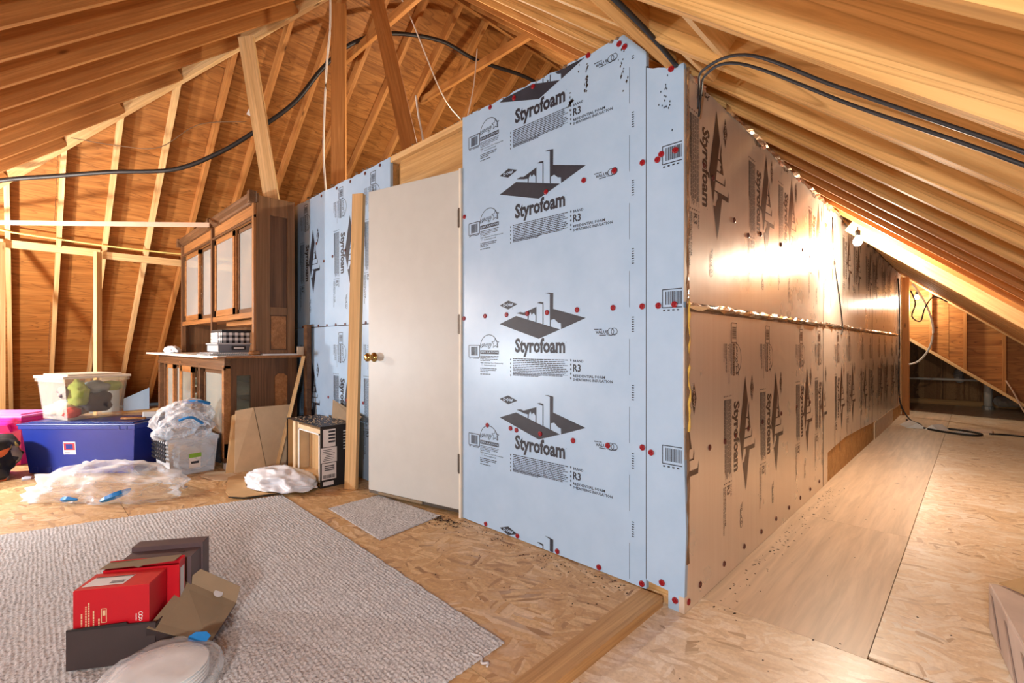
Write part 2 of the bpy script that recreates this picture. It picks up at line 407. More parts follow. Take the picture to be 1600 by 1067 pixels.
deck(cw, lambda u, s: Vector((XW + s, u, ZW(XW + s))), YS, YN + 2, 0, RX - XW, [(1, -1, YS - XW - YS + 0 - (XW + 6.84 - XW) + 0 + (6.84 + XW) * 0 - XW * 0 - 0)] if False else [(1., -1., -(XW + 6.84))], 'plywood', nW, .116, Vector((0, 1, 0)))
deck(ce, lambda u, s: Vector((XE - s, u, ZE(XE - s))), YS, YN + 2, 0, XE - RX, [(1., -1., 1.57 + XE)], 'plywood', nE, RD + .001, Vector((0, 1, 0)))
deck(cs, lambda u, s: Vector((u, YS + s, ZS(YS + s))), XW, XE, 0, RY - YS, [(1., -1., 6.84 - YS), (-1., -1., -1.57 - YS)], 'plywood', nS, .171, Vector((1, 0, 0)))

# framing inside the roof space
fr = setting('trim_1', 'wooden posts, braces and ties that prop up the roof', 'framing')
for Y, z in ((2.516, 4.19), (3.628, 4.19)):
    beam('collar_tie', (-5.17, Y, z), (-3.26, Y, z), .038, .09, 'rafter_wood', fr)
beam('post', (-4.70, 2.20, 2.44), (-4.70, 2.20, 4.52), .038, .145, 'rafter_wood', fr, (.72, .69, 0))
beam('brace', (-4.86, 1.69, 2.44), (-5.05, 1.52, 4.02), .14, .038, 'stud_wood', fr, (.72, -.69, 0))
beam('brace', (-3.02, 1.96, 2.44), (-3.98, 2.13, 4.55), .038, .12, 'rafter_wood', fr, (.75, .66, .1))
beam('purlin', (-7.58, -2.6, 2.12), (-7.58, .66, 2.12), .038, .085, 'stud_wood', fr)
beam('purlin', (-7.56, .67, 2.10), (-7.56, 1.75, 2.10), .038, .085, 'stud_wood', fr)
for Y in (-.135, .655):
    beam('post', (-7.50, Y, 0), (-7.50, Y, 2.16), .038, .075, 'stud_wood', fr, (.7, -.7, 0))
beam('plate', (-9.55, -3.2, 0), (-9.55, 3, 0), .09, .04, 'stud_wood', fr)
beam('purlin', (-.90, 1.87, 2.20), (-.90, -.9, 2.20), .04, .14, 'near_rafter_wood', fr)
beam('block', (-.62, 1.285, 2.03), (-.62, 1.645, 2.03), .04, .12, 'stud_wood', fr, nE)
beam('block', (-.79, 1.69, 2.15), (-.79, 1.99, 2.15), .04, .10, 'stud_wood', fr, nE)
beam('header_beam', (-.80, 4.93, ZE(-.80) - .11), (1.55, 4.93, ZE(1.55) - .11), .075, .11, 'stud_wood', fr, nE)
beam('splice_board', (-.92, 1.70, ZE(-.92) + .005), (.40, 1.70, ZE(.40) + .005), .04, .13, 'near_rafter_wood', fr, nE)
for i, (Y0, Y1, h) in enumerate(((.70, 1.05, .38), (1.10, 1.42, .34), (.32, .66, .36))):
    tag(MB().prism([(Y0, 0), (Y1, 0), (Y1, h), (Y0, h * .55)], -.012, .012, lambda a, b, c: (-9.47 + c, a, b + .04)).build('foam_offcut', 'blue_foam'),
        ('blue foam offcut standing at the eave between the clear tote and the cabinet', 'taller blue foam offcut at the eave close to the cabinet', 'blue foam offcut at the eave hidden behind the clear tote')[i], 'foam offcut', 'blue foam offcuts in the eave')

# ------------------------------------------------------------------ floor (setting)
ZL = -.038
fl = setting('floor', 'subfloor of oriented strand board and plywood sheets', 'floor')
def sheet(x0, x1, y0, y1, z, th, mat, parent=fl, name='floor_panel', turn=False, g=.0015):
    cx, cy = (x0 + x1) / 2, (y0 + y1) / 2; a, b = (x1 - x0) / 2 - g, (y1 - y0) / 2 - g
    if turn:
        o = MB().box(-b, b, -a, a, -th, 0).build(name, mat, parent, loc=(cx, cy, z), rot=(0, 0, R(90)))
    else: o = MB().box(-a, a, -b, b, -th, 0).build(name, mat, parent, loc=(cx, cy, z))
    return o
xb = [-1.035, -2.2, -4.64, -7.08, -10.3]
for i in range(4):
    y = -3.5 + (.6 if i % 2 else 0)
    ys = [-3.5] + [y0 for y0 in (-2.28 + .3 * i, -1.06 + .3 * i, .16 + .3 * i, 1.02 + .1 * i)] + [1.9]
    for a, b in zip(ys, ys[1:]): sheet(xb[i + 1], xb[i], a, b, 0, .06, 'osb_floor')
for a, b in ((1.9, 4.3), (4.3, 6.7), (6.7, 10.2)):
    sheet(-10.3, -.88, a, b, 0, .06, 'osb_floor')
for a, b in ((2.045, 3.51), (3.51, 5.95), (5.95, 8.39), (8.39, 10.83), (10.83, 12.3)): sheet(-.90, -.27, a, b, ZL, .02, 'floor_plywood', turn=True)
for a, b in ((2.065, 4.50), (4.50, 6.94), (6.94, 9.38), (9.38, 12.3)): sheet(-.27, 2.0, a, b, ZL, .02, 'osb_floor_pale')
sheet(-.95, .27, -3.5, .9, ZL, .02, 'osb_floor'); sheet(.27, 2.0, -3.5, .9, ZL, .02, 'osb_floor')
sheet(-.95, 2.0, .9, 2.045, ZL, .02, 'osb_floor_pale')
sheet(-10.3, 2.0, -3.5, 12.3, ZL - .03, .02, 'osb_wall', name='joist_deck')
o = beam('threshold_board', (-.985, 1.865, ZL), (-.985, -3.2, ZL), .098, .041, 'threshold_wood'); tag(o, 'long wooden board edging the raised floor beside the blue corner', 'board')
# ------------------------------------------------------------------ printed marks for the foam boards
_txt = {}
def text2d(s, x0, x1, y0, y1, bold=0., shear=0., res=1):
    k = (s, bold, shear, res)
    if k not in _txt:
        cu = bpy.data.curves.new('t', 'FONT'); cu.body = s; cu.size = 1; cu.offset = bold; cu.shear = shear; cu.resolution_u = res; cu.space_character = 1.0; cu.fill_mode = 'FRONT'
        ob = bpy.data.objects.new('t', cu); COL.objects.link(ob); dg = bpy.context.evaluated_depsgraph_get(); me = ob.evaluated_get(dg).to_mesh()
        _txt[k] = ([(v.co.x, v.co.y) for v in me.vertices], [tuple(p.vertices) for p in me.polygons])
        ob.evaluated_get(dg).to_mesh_clear(); bpy.data.objects.remove(ob); bpy.data.curves.remove(cu)
    v, f = _txt[k]; ax = min(p[0] for p in v); bx = max(p[0] for p in v); ay = min(p[1] for p in v); by = max(p[1] for p in v)
    return [(x0 + (p[0] - ax) / (bx - ax) * (x1 - x0), y0 + (p[1] - ay) / (by - ay) * (y1 - y0)) for p in v], f
def put(m, vf, z=0.): m.add([(a, b, z) for a, b in vf[0]], vf[1])
def poly(m, pts, z=0.): m.add([(a, b, z) for a, b in pts], tessellate_polygon([[Vector((a, b, 0)) for a, b in pts]]))
def rect(m, a, b, c, d, z=0.): m.add([(a, c, z), (b, c, z), (b, d, z), (a, d, z)], [(0, 1, 2, 3)])
def stroke(m, pts, w, z=0.):
    for p, q in zip(pts, pts[1:]):
        dx, dy = q[0] - p[0], q[1] - p[1]; L = math.hypot(dx, dy) or 1; nx, ny = -dy / L * w / 2, dx / L * w / 2
        m.add([(p[0] + nx, p[1] + ny, z), (p[0] - nx, p[1] - ny, z), (q[0] - nx, q[1] - ny, z), (q[0] + nx, q[1] + ny, z)], [(0, 1, 2, 3)])
def lines(m, a, b, top, n, pitch, h, rnd):
    for i in range(n):
        x = a; y = top - i * pitch; end = b - (rnd.random() * .08 * (b - a) if i % 3 else 0)
        if i == n - 1: end = a + (b - a) * .55
        while x < end - .004:
            w = min(.008 + rnd.random() * .022, end - x); rect(m, x, x + w, y - h, y); x += w + .0028
def barcode(m, x0, x1, y0, y1, rnd):
    stroke(m, [(x0, y0), (x1, y0), (x1, y1), (x0, y1), (x0, y0)], .0045)
    x = x0 + (x1 - x0) * .2
    while x < x0 + (x1 - x0) * .8:
        w = .0014 + rnd.random() * .003; rect(m, x, x + w, y0 + (y1 - y0) * .14, y1 - (y1 - y0) * .12); x += w + .0012 + rnd.random() * .0016
    rect(m, x0 + .002, x0 + .018, y0 - .009, y0 - .005); rect(m, x0 + .035, x0 + .09, y0 - .009, y0 - .005)
rnd = random.Random(3)
ink = MB(); gap = MB()
poly(ink, [(.323, .268), (.391, .292), (.461, .268), (.391, .243)]); put(gap, text2d('DOW', .354, .429, .2585, .2775, .035), .0004); rect(ink, .424, .429, .243, .247)
poly(ink, [(.323, .164), (.451, .204), (.754, .124), (.614, .079)])
poly(ink, [(.454, .219), (.484, .224), (.507, .219), (.598, .246), (.598, .166), (.591, .168), (.591, .200), (.579, .215), (.564, .205), (.555, .220), (.544, .202), (.542, .181), (.536, .181), (.536, .202), (.510, .205)])
poly(ink, [(.601, .266), (.621, .270), (.646, .266), (.646, .153), (.639, .155), (.639, .257)])
poly(ink, [(.655, .313), (.679, .314), (.711, .309), (.710, .229), (.910, .175), (.761, .125), (.759, .154), (.740, .159), (.717, .178), (.695, .173), (.694, .140), (.688, .142), (.688, .306)])
put(ink, text2d('Styrofoam', .443, .786, -.0175, .083, .038, 0, 2)); rect(ink, .791, .794, .058, .061)
for i in range(5):
    for u, v0, dv in ((.410, -.033, .0215), (.821, -.028, .0220)):
        c = v0 - dv * i; poly(ink, [(u - .0045, c), (u, c + .007), (u + .0045, c), (u, c - .007)])
lines(ink, .426, .803, -.026, 10, .0092, .0046, rnd); rect(ink, .44, .80, -.092, -.0905); rect(ink, .426, .803, -.104, -.1025)
lines(ink, .426, .770, -.107, 2, .0085, .0042, rnd)
put(ink, text2d('BRAND', .835, .896, -.0375, -.0245, .02)); put(ink, text2d('R3', .835, .880, -.084, -.047, .022, 0, 2))
put(ink, text2d('RESIDENTIAL FOAM', .835, 1.017, -.1105, -.097, .025)); put(ink, text2d('SHEATHING INSULATION', .835, 1.058, -.1285, -.115, .025))
barcode(ink, .060, .156, -.025, .045, rnd)
stroke(ink, [(.235 - .0745 * math.cos(k * math.pi / 14), .032 + .074 * math.sin(k * math.pi / 14)) for k in range(15)], .004)
star = []
for k in range(11):
    a = math.pi / 2 + k * math.pi / 5; r = .030 if k % 2 == 0 else .013; star.append((.288 + r * math.cos(a), .056 + r * math.sin(a)))
stroke(ink, star, .0035); put(ink, text2d('energy', .172, .262, .024, .058, .0, .45)); stroke(ink, [(.163, .028), (.18, .036), (.20, .050)], .003)
rect(ink, .161, .316, -.006, .016); put(gap, text2d('INSULATION', .168, .309, -.001, .011, .01), .0004)
lines(ink, .161, .316, -.016, 4, .0085, .0035, rnd)
put(ink, text2d('YY', .161, .190, -.073, -.052, .01)); put(ink, text2d('Habitat for Humanity', .196, .352, -.0625, -.052, .005)); put(ink, text2d('International', .196, .292, -.0745, -.065, .005))
lines(ink, .161, .300, -.086, 3, .0095, .0045, rnd); lines(ink, .161, .330, -.120, 1, .01, .0045, rnd)
put(ink, text2d('VALUE', .965, 1.035, .098, .113, .03)); lines(ink, .957, 1.035, .121, 1, .01, .004, rnd); rect(ink, .985, 1.022, .090, .094)
stroke(ink, [(1.048 + .016 * math.cos(a * .5236), .107 + .016 * math.sin(a * .5236)) for a in range(13)], .0028)
stroke(ink, [(1.066 + .016 * math.cos(a * .5236), .107 + .016 * math.sin(a * .5236)) for a in range(13)], .0028); stroke(ink, [(1.025, .094), (1.05, .090), (1.08, .099)], .003)
SETS = [(2.251, 1.), (1.734, 1.), (1.007, 1.), (.4835, 1.), (-.239, 1.)]
dash = MB(); y = .02
while y < 2.4:
    rect(dash, 1.143, 1.1445, y, y + .16); y += .19
    for k in range(7): rect(dash, 1.155, 1.166, y + .0105 * k, y + .0105 * k + .0045)
    y += .11
def print_on(parent, mb, M4, matname, name, clips):
    """put a flat print (u,v) on a board; clips: planes (a,b,c) in u,v kept where >= 0"""
    bm = bmesh.new(); me = bpy.data.meshes.new(name); me.from_pydata(mb.v, [], mb.f); bm.from_mesh(me)
    for a, b, c in clips:
        n = Vector((a, b, 0)); co = n * (-c / n.length_squared)
        vals = [a * v.co.x + b * v.co.y + c for v in bm.verts]
        if vals and min(vals) < 0:
            bmesh.ops.bisect_plane(bm, geom=list(bm.verts) + list(bm.edges) + list(bm.faces), plane_co=co, plane_no=n, clear_inner=True)
    bm.to_mesh(me); nf = len(bm.faces); bm.free()
    if not nf: return None
    o = link(name, me, matname, parent); o.matrix_local = M4; return o
def frame(o, u, v, n):
    m = Matrix((Vector(u), Vector(v), Vector(n))).transposed().to_4x4(); m.translation = o; return m
_shared = {}
def stamp(parent, M4, inkmat, gapmat, clips, rng=((0.0, 1.10), (-.14, .33))):
    """one set of marks at board position given by M4 (origin at u=0, v=baseline)"""
    need = [c for c in clips if min(c[0] * u + c[1] * v + c[2] for u in rng[0] for v in rng[1]) < 0]
    for mb, nm, mt in ((ink, 'printed_marks', inkmat), (gap, 'reversed_lettering', gapmat)):
        if need: print_on(parent, mb, M4, mt, nm, need)
        else:
            k = (nm, mt)
            if k not in _shared:
                me = bpy.data.meshes.new(nm); me.from_pydata(mb.v, [], mb.f); me.materials.append(M[mt]); _shared[k] = me
            link(nm, _shared[k], None, parent).matrix_local = M4
# ------------------------------------------------------------------ foam clad walls (setting)
WY = 1.872; WX = -.844; TH = .024
ws = setting('wall_south', 'wall clad in pale blue foam boards around the cream door', 'wall')
we = setting('wall_east', 'long wall clad in reflective tan foil faced boards', 'wall')
we_r = setting('wall_core', 'stud framing and top plate hidden behind the foam boards', 'wall')
core = MB().box(-7.1, -3.06, WY + TH + .002, WY + .11, 0, 2.425).box(-2.262, -.89, WY + TH + .002, WY + .11, 0, 2.16).build('stud_infill', 'header_wood', we_r)
MB().box(-.96, WX - TH - .002, WY + .11, 9.62, ZL, 2.16).build('stud_infill', 'header_wood', we_r)
MB().box(-7.1, -6.98, WY + .11, 9.62, 0, 2.4).build('west_infill', 'header_wood', we_r)
MB().box(-6.98, -.97, 9.5, 9.62, 0, 2.16).build('north_infill', 'header_wood', we_r)
MB().box(-6.98, -1.2, WY + .11, 9.5, 2.36, 2.40).build('room_lid', 'osb_wall', we_r)
beam('top_plate', (-3.055, WY + .045, 2.385), (-2.24, WY + .045, 2.385), .09, .04, 'stud_wood', ws)
beam('header', (-2.97, WY + .05, 2.12), (-2.262, WY + .05, 2.12), .038, .262, 'header_wood', ws)
beam('header_strip', (-2.97, WY + .015, 2.085), (-2.262, WY + .015, 2.085), .03, .055, 'header_wood', ws)
beam('cripple_stud', (-3.005, WY + .06, 2.05), (-3.005, WY + .06, 2.385), .06, .038, 'header_wood', ws, (0, 1, 0))
_cap = {}
def fasteners(parent, pts, M4, mat='fastener_red'):
    if mat not in _cap:
        o = MB().lathe([(.0135, 0), (.0135, .003), (.0095, .0045), (.008, .003), (.004, .003), (.003, .005)], 10); me = bpy.data.meshes.new('cap'); me.from_pydata(o.v, [], o.f); me.materials.append(M[mat]); _cap[mat] = me
    for p in pts:
        o = link('fastener_cap', _cap[mat], None, parent); m = M4.copy(); m.translation = M4 @ Vector((p[0], p[1], 0)); o.matrix_local = m
def board(parent, pts, plane, mat, edge='foam_edge', jag=0.):
    """foam board polygon; plane maps (a, b, depth) -> point with depth 0 the outer face"""
    return MB().prism(pts, 0, TH, plane).build('foam_board', mat, parent)
FS = lambda a, b, c: (a, WY + c, b)
FE = lambda a, b, c: (WX - c, a, b)
def ragged(p, q, n, amp, sd):
    r = random.Random(sd); out = []
    for i in range(1, n):
        k = i / n; out.append((p[0] + (q[0] - p[0]) * k + r.uniform(-amp, amp) * .3, p[1] + (q[1] - p[1]) * k - r.uniform(0, amp)))
    return out
# tall board right of the door
X0, X1 = -2.240, -1.016
top = [(X1, 2.315), (-1.125, 2.437)] + ragged((-1.125, 2.437), (X0, 2.44), 26, .014, 4) + [(X0, 2.44)]
b1 = board(ws, [(X0, .004), (X1, .004)] + top, FS, 'blue_foam')
tag(b1, 'tall blue foam board right of the door')
for v0, _ in SETS:
    F4 = frame((X0, WY - .0006, v0), (1, 0, 0), (0, 0, 1), (0, -1, 0))
    k = TP if False else (2.437 - 2.315) / (X1 + 1.125)
    stamp(b1, F4, 'print_ink', 'foam_print_gap', [(0, 1, v0 - .006), (0, -1, 2.425 - v0)])
print_on(b1, dash, frame((X0, WY - .0006, 0), (1, 0, 0), (0, 0, 1), (0, -1, 0)), 'print_ink', 'edge_marks', [(0, -1, 2.33)])
FSM = frame((0, WY - .0005, 0), (1, 0, 0), (0, 0, 1), (0, -1, 0))
fasteners(b1, [(-1.994, 2.415), (-1.804, 2.40), (-1.666, 2.41), (-1.316, 2.425), (-1.148, 2.405), (-1.120, 2.38), (-1.577, 1.837), (-1.342, 1.839), (-1.173, 1.842), (-2.222, 1.83),
  (-2.226, 1.215), (-2.038, 1.221), (-1.862, 1.221), (-1.707, 1.22), (-1.57, 1.219), (-1.381, 1.223), (-1.18, 1.222), (-2.018, .592), (-1.831, .597), (-1.786, .592), (-1.616, .594), (-1.405, .588), (-1.208, .593),
  (-2.032, .02), (-1.779, .02), (-1.503, .02), (-1.256, .02), (-1.036, .02), (-1.033, 1.841), (-1.034, 1.22), (-1.033, .61)], FSM)
r = random.Random(9)
sm = MB()
for (cx, cz, n, a, b) in ((-1.42, 2.238, 26, .018, .030), (-1.325, 2.31, 30, .010, .06), (-1.13, 2.29, 16, .02, .10), (-1.52, 2.40, 10, .2, .02)):
    for i in range(n):
        x, z, w, h = cx + r.gauss(0, a * .5), cz + r.gauss(0, b * .5), r.uniform(.002, .006), r.uniform(.003, .010)
        if z < 2.41: poly(sm, [(x - w, z), (x, z - h), (x + w, z + h * .2), (x, z + h)])
print_on(b1, sm, FSM, 'debris', 'tear_marks', [])
MB().box(-1.0158, -1.0102, WY - .002, WY + .02, .05, 2.25).build('joint_gap', 'debris', ws)
# narrow strip at the corner
b2 = board(ws, [(-1.010, .045), (-.8435, .030), (-.836, .30), (-.850, .8), (-.846, 1.5), (-.846, 2.195)] + ragged((-.846, 2.195), (-1.010, 2.24), 6, .012, 5) + [(-1.010, 2.24)], lambda a, b, c: (a, WY - .006 + c, b), 'blue_foam')
tag(b2, 'narrow blue foam strip at the outer corner')
bc = MB(); rr = random.Random(5)
for z in (1.805, 1.208, .56):
    stroke(bc, [(-.852, z + .075), (-.938, z + .075), (-.938, z), (-.852, z)], .004)
    x = -.925
    while x < -.855: w = rr.uniform(.0015, .004); rect(bc, x, x + w, z + .012, z + .066); x += w + rr.uniform(.001, .003)
    for k in range(4): rect(bc, -.935 + k * .02, -.925 + k * .02, z - .014, z - .008)
for i in range(18):
    x, z = -.925 + r.gauss(0, .014), 2.09 + r.gauss(0, .05); poly(bc, [(x - .003, z), (x, z - .006), (x + .003, z), (x, z + .005)])
F2 = frame((0, WY - .0066, 0), (1, 0, 0), (0, 0, 1), (0, -1, 0)); print_on(b2, bc, F2, 'print_ink', 'printed_marks', [])
fasteners(b2, [(-.899, 2.19), (-.943, 1.85), (-.96, 1.832), (-.881, 1.849), (-.956, 1.218), (-.885, 1.219), (-.989, .596), (-.94, .06)], F2)
b2b = board(ws, [(-.915, ZL), (-.846, ZL), (-.846, .032), (-.915, .038)], FS, 'blue_foam'); fasteners(b2b, [(-.885, .004)], FSM)
# boards left of the door: laid sideways, joint at 1.22
for z0, z1, xs_, seed in ((.004, 1.216, (-5.22, -4.545, -3.84, -3.32), 6), (1.222, 2.425, (-5.26, -4.545, -3.835, -3.31), 7)):
    for xa, xb_ in ((-7.0, -4.98), (-4.975, -3.06)):
        tp = [(xb_, z1)] + (ragged((xb_, z1), (xa, z1), 30, .014, seed) if z1 > 2 else []) + [(xa, z1)]
        b = board(ws, [(xa, z0), (xb_, z0)] + tp, FS, 'blue_foam')
        for xx in xs_:
            if xa - .3 < xx < xb_:
                F4 = frame((xx, WY - .0006, (1.22 if z1 < 2 else 2.44)), (0, 0, -1), (1, 0, 0), (0, -1, 0))
                stamp(b, F4, 'print_ink', 'foam_print_gap', [(1, 0, -.03), (0, 1, xx - xa - .004), (0, -1, xb_ - xx - .004)])
        if xb_ > -4:
            if z1 > 2: fasteners(b, [(-4.3, 1.98), (-4.15, 1.80), (-3.98, 1.82), (-3.75, 1.84), (-3.2, 2.40), (-3.42, 2.395), (-3.66, 2.39), (-3.9, 2.39), (-4.2, 2.39)] + [(-4.6 + .17 * k, 1.228) for k in range(9)], FSM, 'fastener_dark')
            else: fasteners(b, [(-4.42, .60), (-4.06, .60), (-3.72, .60), (-3.45, .6)], FSM)
MB().box(-4.7, -3.06, WY - .004, WY + .002, 1.2165, 1.2215).build('joint_gap', 'debris', ws)
# crumbled insulation along the top of the wall
mb = MB(); rr = random.Random(12)
for i in range(170):
    x = rr.uniform(-4.7, -1.15)
    if -2.26 > x > -3.05: z = 2.428
    else: z = 2.428
    s = rr.uniform(.006, .016); c = Vector((x, WY + rr.uniform(.0, .05), z + rr.uniform(-.004, .012)))
    v, f = _ico[2] if False else ([Vector(q) for q in ((1, 0, 0), (-1, 0, 0), (0, 1, 0), (0, -1, 0), (0, 0, 1), (0, 0, -1))], [(0, 2, 4), (2, 1, 4), (1, 3, 4), (3, 0, 4), (2, 0, 5), (1, 2, 5), (3, 1, 5), (0, 3, 5)])
    mb.add([c + Vector((q.x * s * rr.uniform(.6, 2), q.y * s, q.z * s * rr.uniform(.4, 1))) for q in v], f)
o = mb.build('insulation_crumbs', 'insulation_dust', ws); o['kind'] = 'stuff'
# east boards: laid sideways, joint at 1.22
FEM = frame((WX + .0005, 0, 0), (0, 1, 0), (0, 0, 1), (1, 0, 0))
rows = ((ZL + .002, 1.205, [1.69, 2.41, 2.93, 3.655, 4.17], 1.22), (1.228, 2.172, [1.50, 2.036, 2.75, 3.27, 3.99], 2.44))
secs = ((WY - .004, 4.312), (4.318, 6.75), (6.756, 9.19), (9.196, 9.64))
for ri, (z0, z1, base, ztop) in enumerate(rows):
    for si, (ya, yb) in enumerate(secs):
        bot = [(ya, z0), (yb, z0)]
        if ri == 0 and si == 1: bot = [(ya, z0), (4.46, z0), (4.47, .20), (5.2, .225), (6.0, .20), (yb, .17)]
        if ri == 0 and si >= 2: bot = [(ya, .17 if si == 2 else .13), (yb, .13)]
        tp = [(yb, z1)] + ragged((yb, z1), (ya, z1), 26 if si < 3 else 6, .022 if ri else .012, 20 + si + 5 * ri) + [(ya, z1)]
        b = board(we, bot + tp, FE, 'foil_facer')
        for Yb in base:
            yy = Yb + si * 2.44 if si else Yb
            if ya - .32 < yy < yb + .12:
                F4 = frame((WX + .0008, yy, ztop), (0, 0, -1), (0, 1, 0), (1, 0, 0))
                cl = [(0, 1, yy - ya - .03), (0, -1, yb - yy - .01)]
                cl += [(1, 0, -(ztop - z1) - .02)] if ri else []
                stamp(b, F4, 'print_ink_faded', 'foil_print_gap', cl)
        if si == 0:
            fp = [(2.02 + .27 * k, .03) for k in range(9)] + [(2.12, .60), (2.30, .60), (2.44, .61), (2.62, .62), (2.85, .63), (3.2, .64), (3.55, .65), (3.9, .65)] if ri == 0 else [(2.06, 1.83), (2.16, 1.80), (2.42, 1.66), (2.62, 1.62), (2.82, 1.66), (3.2, 1.66), (3.7, 1.70), (3.9, 1.68)]
            fasteners(b, fp, FEM, 'fastener_dark')
            if ri == 0: fasteners(b, [(1.905, .0)], FEM)
            o = MB().box(WX + .0003, WX + .0012, yb - .006, yb + .004, z0, z1).build('joint_gap', 'debris', we)
        elif si < 3: MB().box(WX + .0003, WX + .0012, yb - .004, yb + .004, max(z0, .17), z1).build('joint_gap', 'debris', we)
MB().box(WX - .02, WX - .004, 4.44, 9.63, ZL, .23).build('bottom_plate', 'header_wood', we)
MB().box(WX - .004, WX + .004, 6.9, 8.6, ZL, .16).build('bottom_patch', 'floor_plywood', we)
# torn foil tape: along the corner and along the middle joint
def torn(axis, n, amp, sd, w):
    r = random.Random(sd); m = MB(); v = []
    for i in range(n + 1):
        k = i / n; a = r.uniform(.3, 1) * w; b = r.uniform(.3, 1) * w; d = r.uniform(.002, amp)
        v.append(axis(k, -a, r.uniform(0, .003))); v.append(axis(k, 0, d)); v.append(axis(k, b, r.uniform(0, .004)))
    f = []
    for i in range(n): f += [(3 * i, 3 * i + 3, 3 * i + 4, 3 * i + 1), (3 * i + 1, 3 * i + 4, 3 * i + 5, 3 * i + 2)]
    return m.add(v, f)
torn(lambda k, a, d: (WX + .002 + d, WY + .02 + 7.3 * k, 1.215 + a), 150, .016, 1, .02).build('foil_tape', 'foil_tape', we)
MB().box(WX + .0003, WX + .0016, WY + .05, 9.2, 1.19, 1.204).build('joint_gap', 'torn_kraft', we)
torn(lambda k, a, d: (WX + .003 + d, WY + .016 + a, .16 + 2.02 * k), 46, .014, 2, .016).build('corner_tape', 'torn_kraft', we)
torn(lambda k, a, d: (WX + .006 + d, WY + .018 + a, .70 + .56 * k), 26, .012, 6, .007).build('corner_insulation', 'insulation_yellow', we)
torn(lambda k, a, d: (WX + .004 + d, WY + .012 + a, 1.22 + .95 * k), 30, .010, 3, .008).build('corner_foil', 'foil_tape', we)
torn(lambda k, a, d: (WX + .004 + d, 2.3 + 3.2 * k, 2.165 + a * 1.2), 60, .02, 8, .02).build('torn_top', 'foil_tape', we)
for i, (y, z, s) in enumerate(((2.02, 2.17, .05), (2.86, 2.16, .06), (3.18, 2.15, .05), (3.6, 2.155, .05))):
    blob((.03, s * 1.3, s * .35), 30 + i, .7, 2.6, 3, True).build('insulation_tuft', 'insulation_pink', we, True, loc=(WX - .02, y, z))
# ------------------------------------------------------------------ door (setting)
dr = thing('door_1', 'cream flush door standing slightly ajar with brass knob', 'door', (-2.266, WY - .004, 0), math.atan2(-.174, -.779), None, 'structure')
MB().box(0, .80, -.036, 0, .045, 2.125).build('door_slab', 'door_paint', dr, bevel=.002)
MB().box(0.004, .796, -.034, -.002, .025, .045).build('door_sweep', 'steel_dark', dr)
MB().box(.30, .70, .0, .003, .028, .044).build('weather_strip', 'cardboard_khaki', dr)
for z in (1.83, 1.18, .33):
    h = MB().tube([(-.004, .006, z - .06), (-.004, .006, z + .06)], .0075, 8).box(-.001, .012, .0005, .0025, z - .055, z + .055); h.build('hinge', 'steel_dark', dr)
kn = MB().lathe([(.032, 0), (.034, .003), (.026, .008), (.012, .012), (.011, .032), (.022, .040), (.029, .052), (.029, .062), (.022, .072), (.008, .076)], 16, Matrix.Translation((.745, 0, .97)) @ Matrix.Rotation(R(-90), 4, 'X')); kn.build('door_knob', 'brass', dr, True)
kn = MB().lathe([(.030, 0), (.024, .008), (.011, .012), (.011, .030), (.022, .038), (.028, .050), (.026, .062), (.008, .070)], 14, Matrix.Translation((.745, -.036, .97)) @ Matrix.Rotation(R(90), 4, 'X')); kn.build('door_knob', 'brass', dr, True)
tr2 = setting('trim_2', 'pale door jamb beside the tall blue board', 'trim')
MB().box(-2.262, -2.243, WY - .012, WY + .09, 0, 2.13).build('jamb', 'trim_white', tr2)
MB().box(-3.055, -3.035, WY - .0, WY + .09, 0, 2.10).build('jamb', 'trim_white', tr2)
# ------------------------------------------------------------------ far end (setting)
wn = setting('wall_north', 'far plywood wall with studs above a dark low opening', 'wall')
zt = lambda X: ZE(X) - .0
yN = 9.98
pts = [(-.93, 1.25), (.53, .145), (.75, .0), (1.75, .0), (1.7, zt(1.7)), (-.93, zt(-.93))]
for a, b in ((-.93, -.30), (-.295, .30), (.305, 1.7)):
    q = clip_poly(clip_poly(pts, 1, 0, -a), -1, 0, b); MB().prism(q, 0, .012, lambda x, z, c: (x, yN + .1 + c, z)).build('plywood_sheet', 'plywood', wn)
for X in (-.513, -.117, .30, .70, 1.1):
    zb = 1.25 - (X + .93) * .757; beam('stud', (X, yN + .055, max(zb, 0)), (X, yN + .055, zt(X) - .02), .038, .09, 'rafter_wood', wn, (0, 1, 0)).location.y -= .045
beam('bottom_rail', (-.93, yN + .05, 1.25), (.62, yN + .05, .076), .09, .04, 'stud_wood', wn)
beam('edge_rafter', (-.93, yN - .03, zt(-.93) - .02), (1.75, yN - .03, zt(1.75) - .02), .04, .14, 'stud_wood', wn, nE)
MB().prism([(-10.2, 0), (-.95, 0), (-.95, zt(-.95)), (RX, RZ + .2), (-10.2, .1)], 0, .02, lambda x, z, c: (x, YN + c, z)).build('gable_sheet', 'plywood', wn)
MB().box(-1.2, 2.0, 12.0, 12.03, ZL, 2.4).build('osb_sheet', 'osb_wall', wn)
MB().box(-1.22, -1.2, 10.2, 12.0, ZL, 2.4).build('osb_sheet', 'osb_wall', wn)
beam('sill_plate', (-1.2, 11.95, ZL), (2, 11.95, ZL), .09, .09, 'header_wood', wn)
beam('corner_post', (-.79, 9.66, ZL), (-.79, 9.66, 2.12), .09, .09, 'rafter_wood', wn, (0, 1, 0))
MB().box(-.845, -.83, 9.60, 9.64, .1, 2.1).build('pale_strip', 'stud_wood', wn)
o = MB().tube([(-1.1, 11.6, .44), (.45, 11.75, .44)], .022, 8).build('drain_pipe', 'pvc_white', None, True); tag(o, 'horizontal pale pipe crossing the dark low opening', 'pipe')
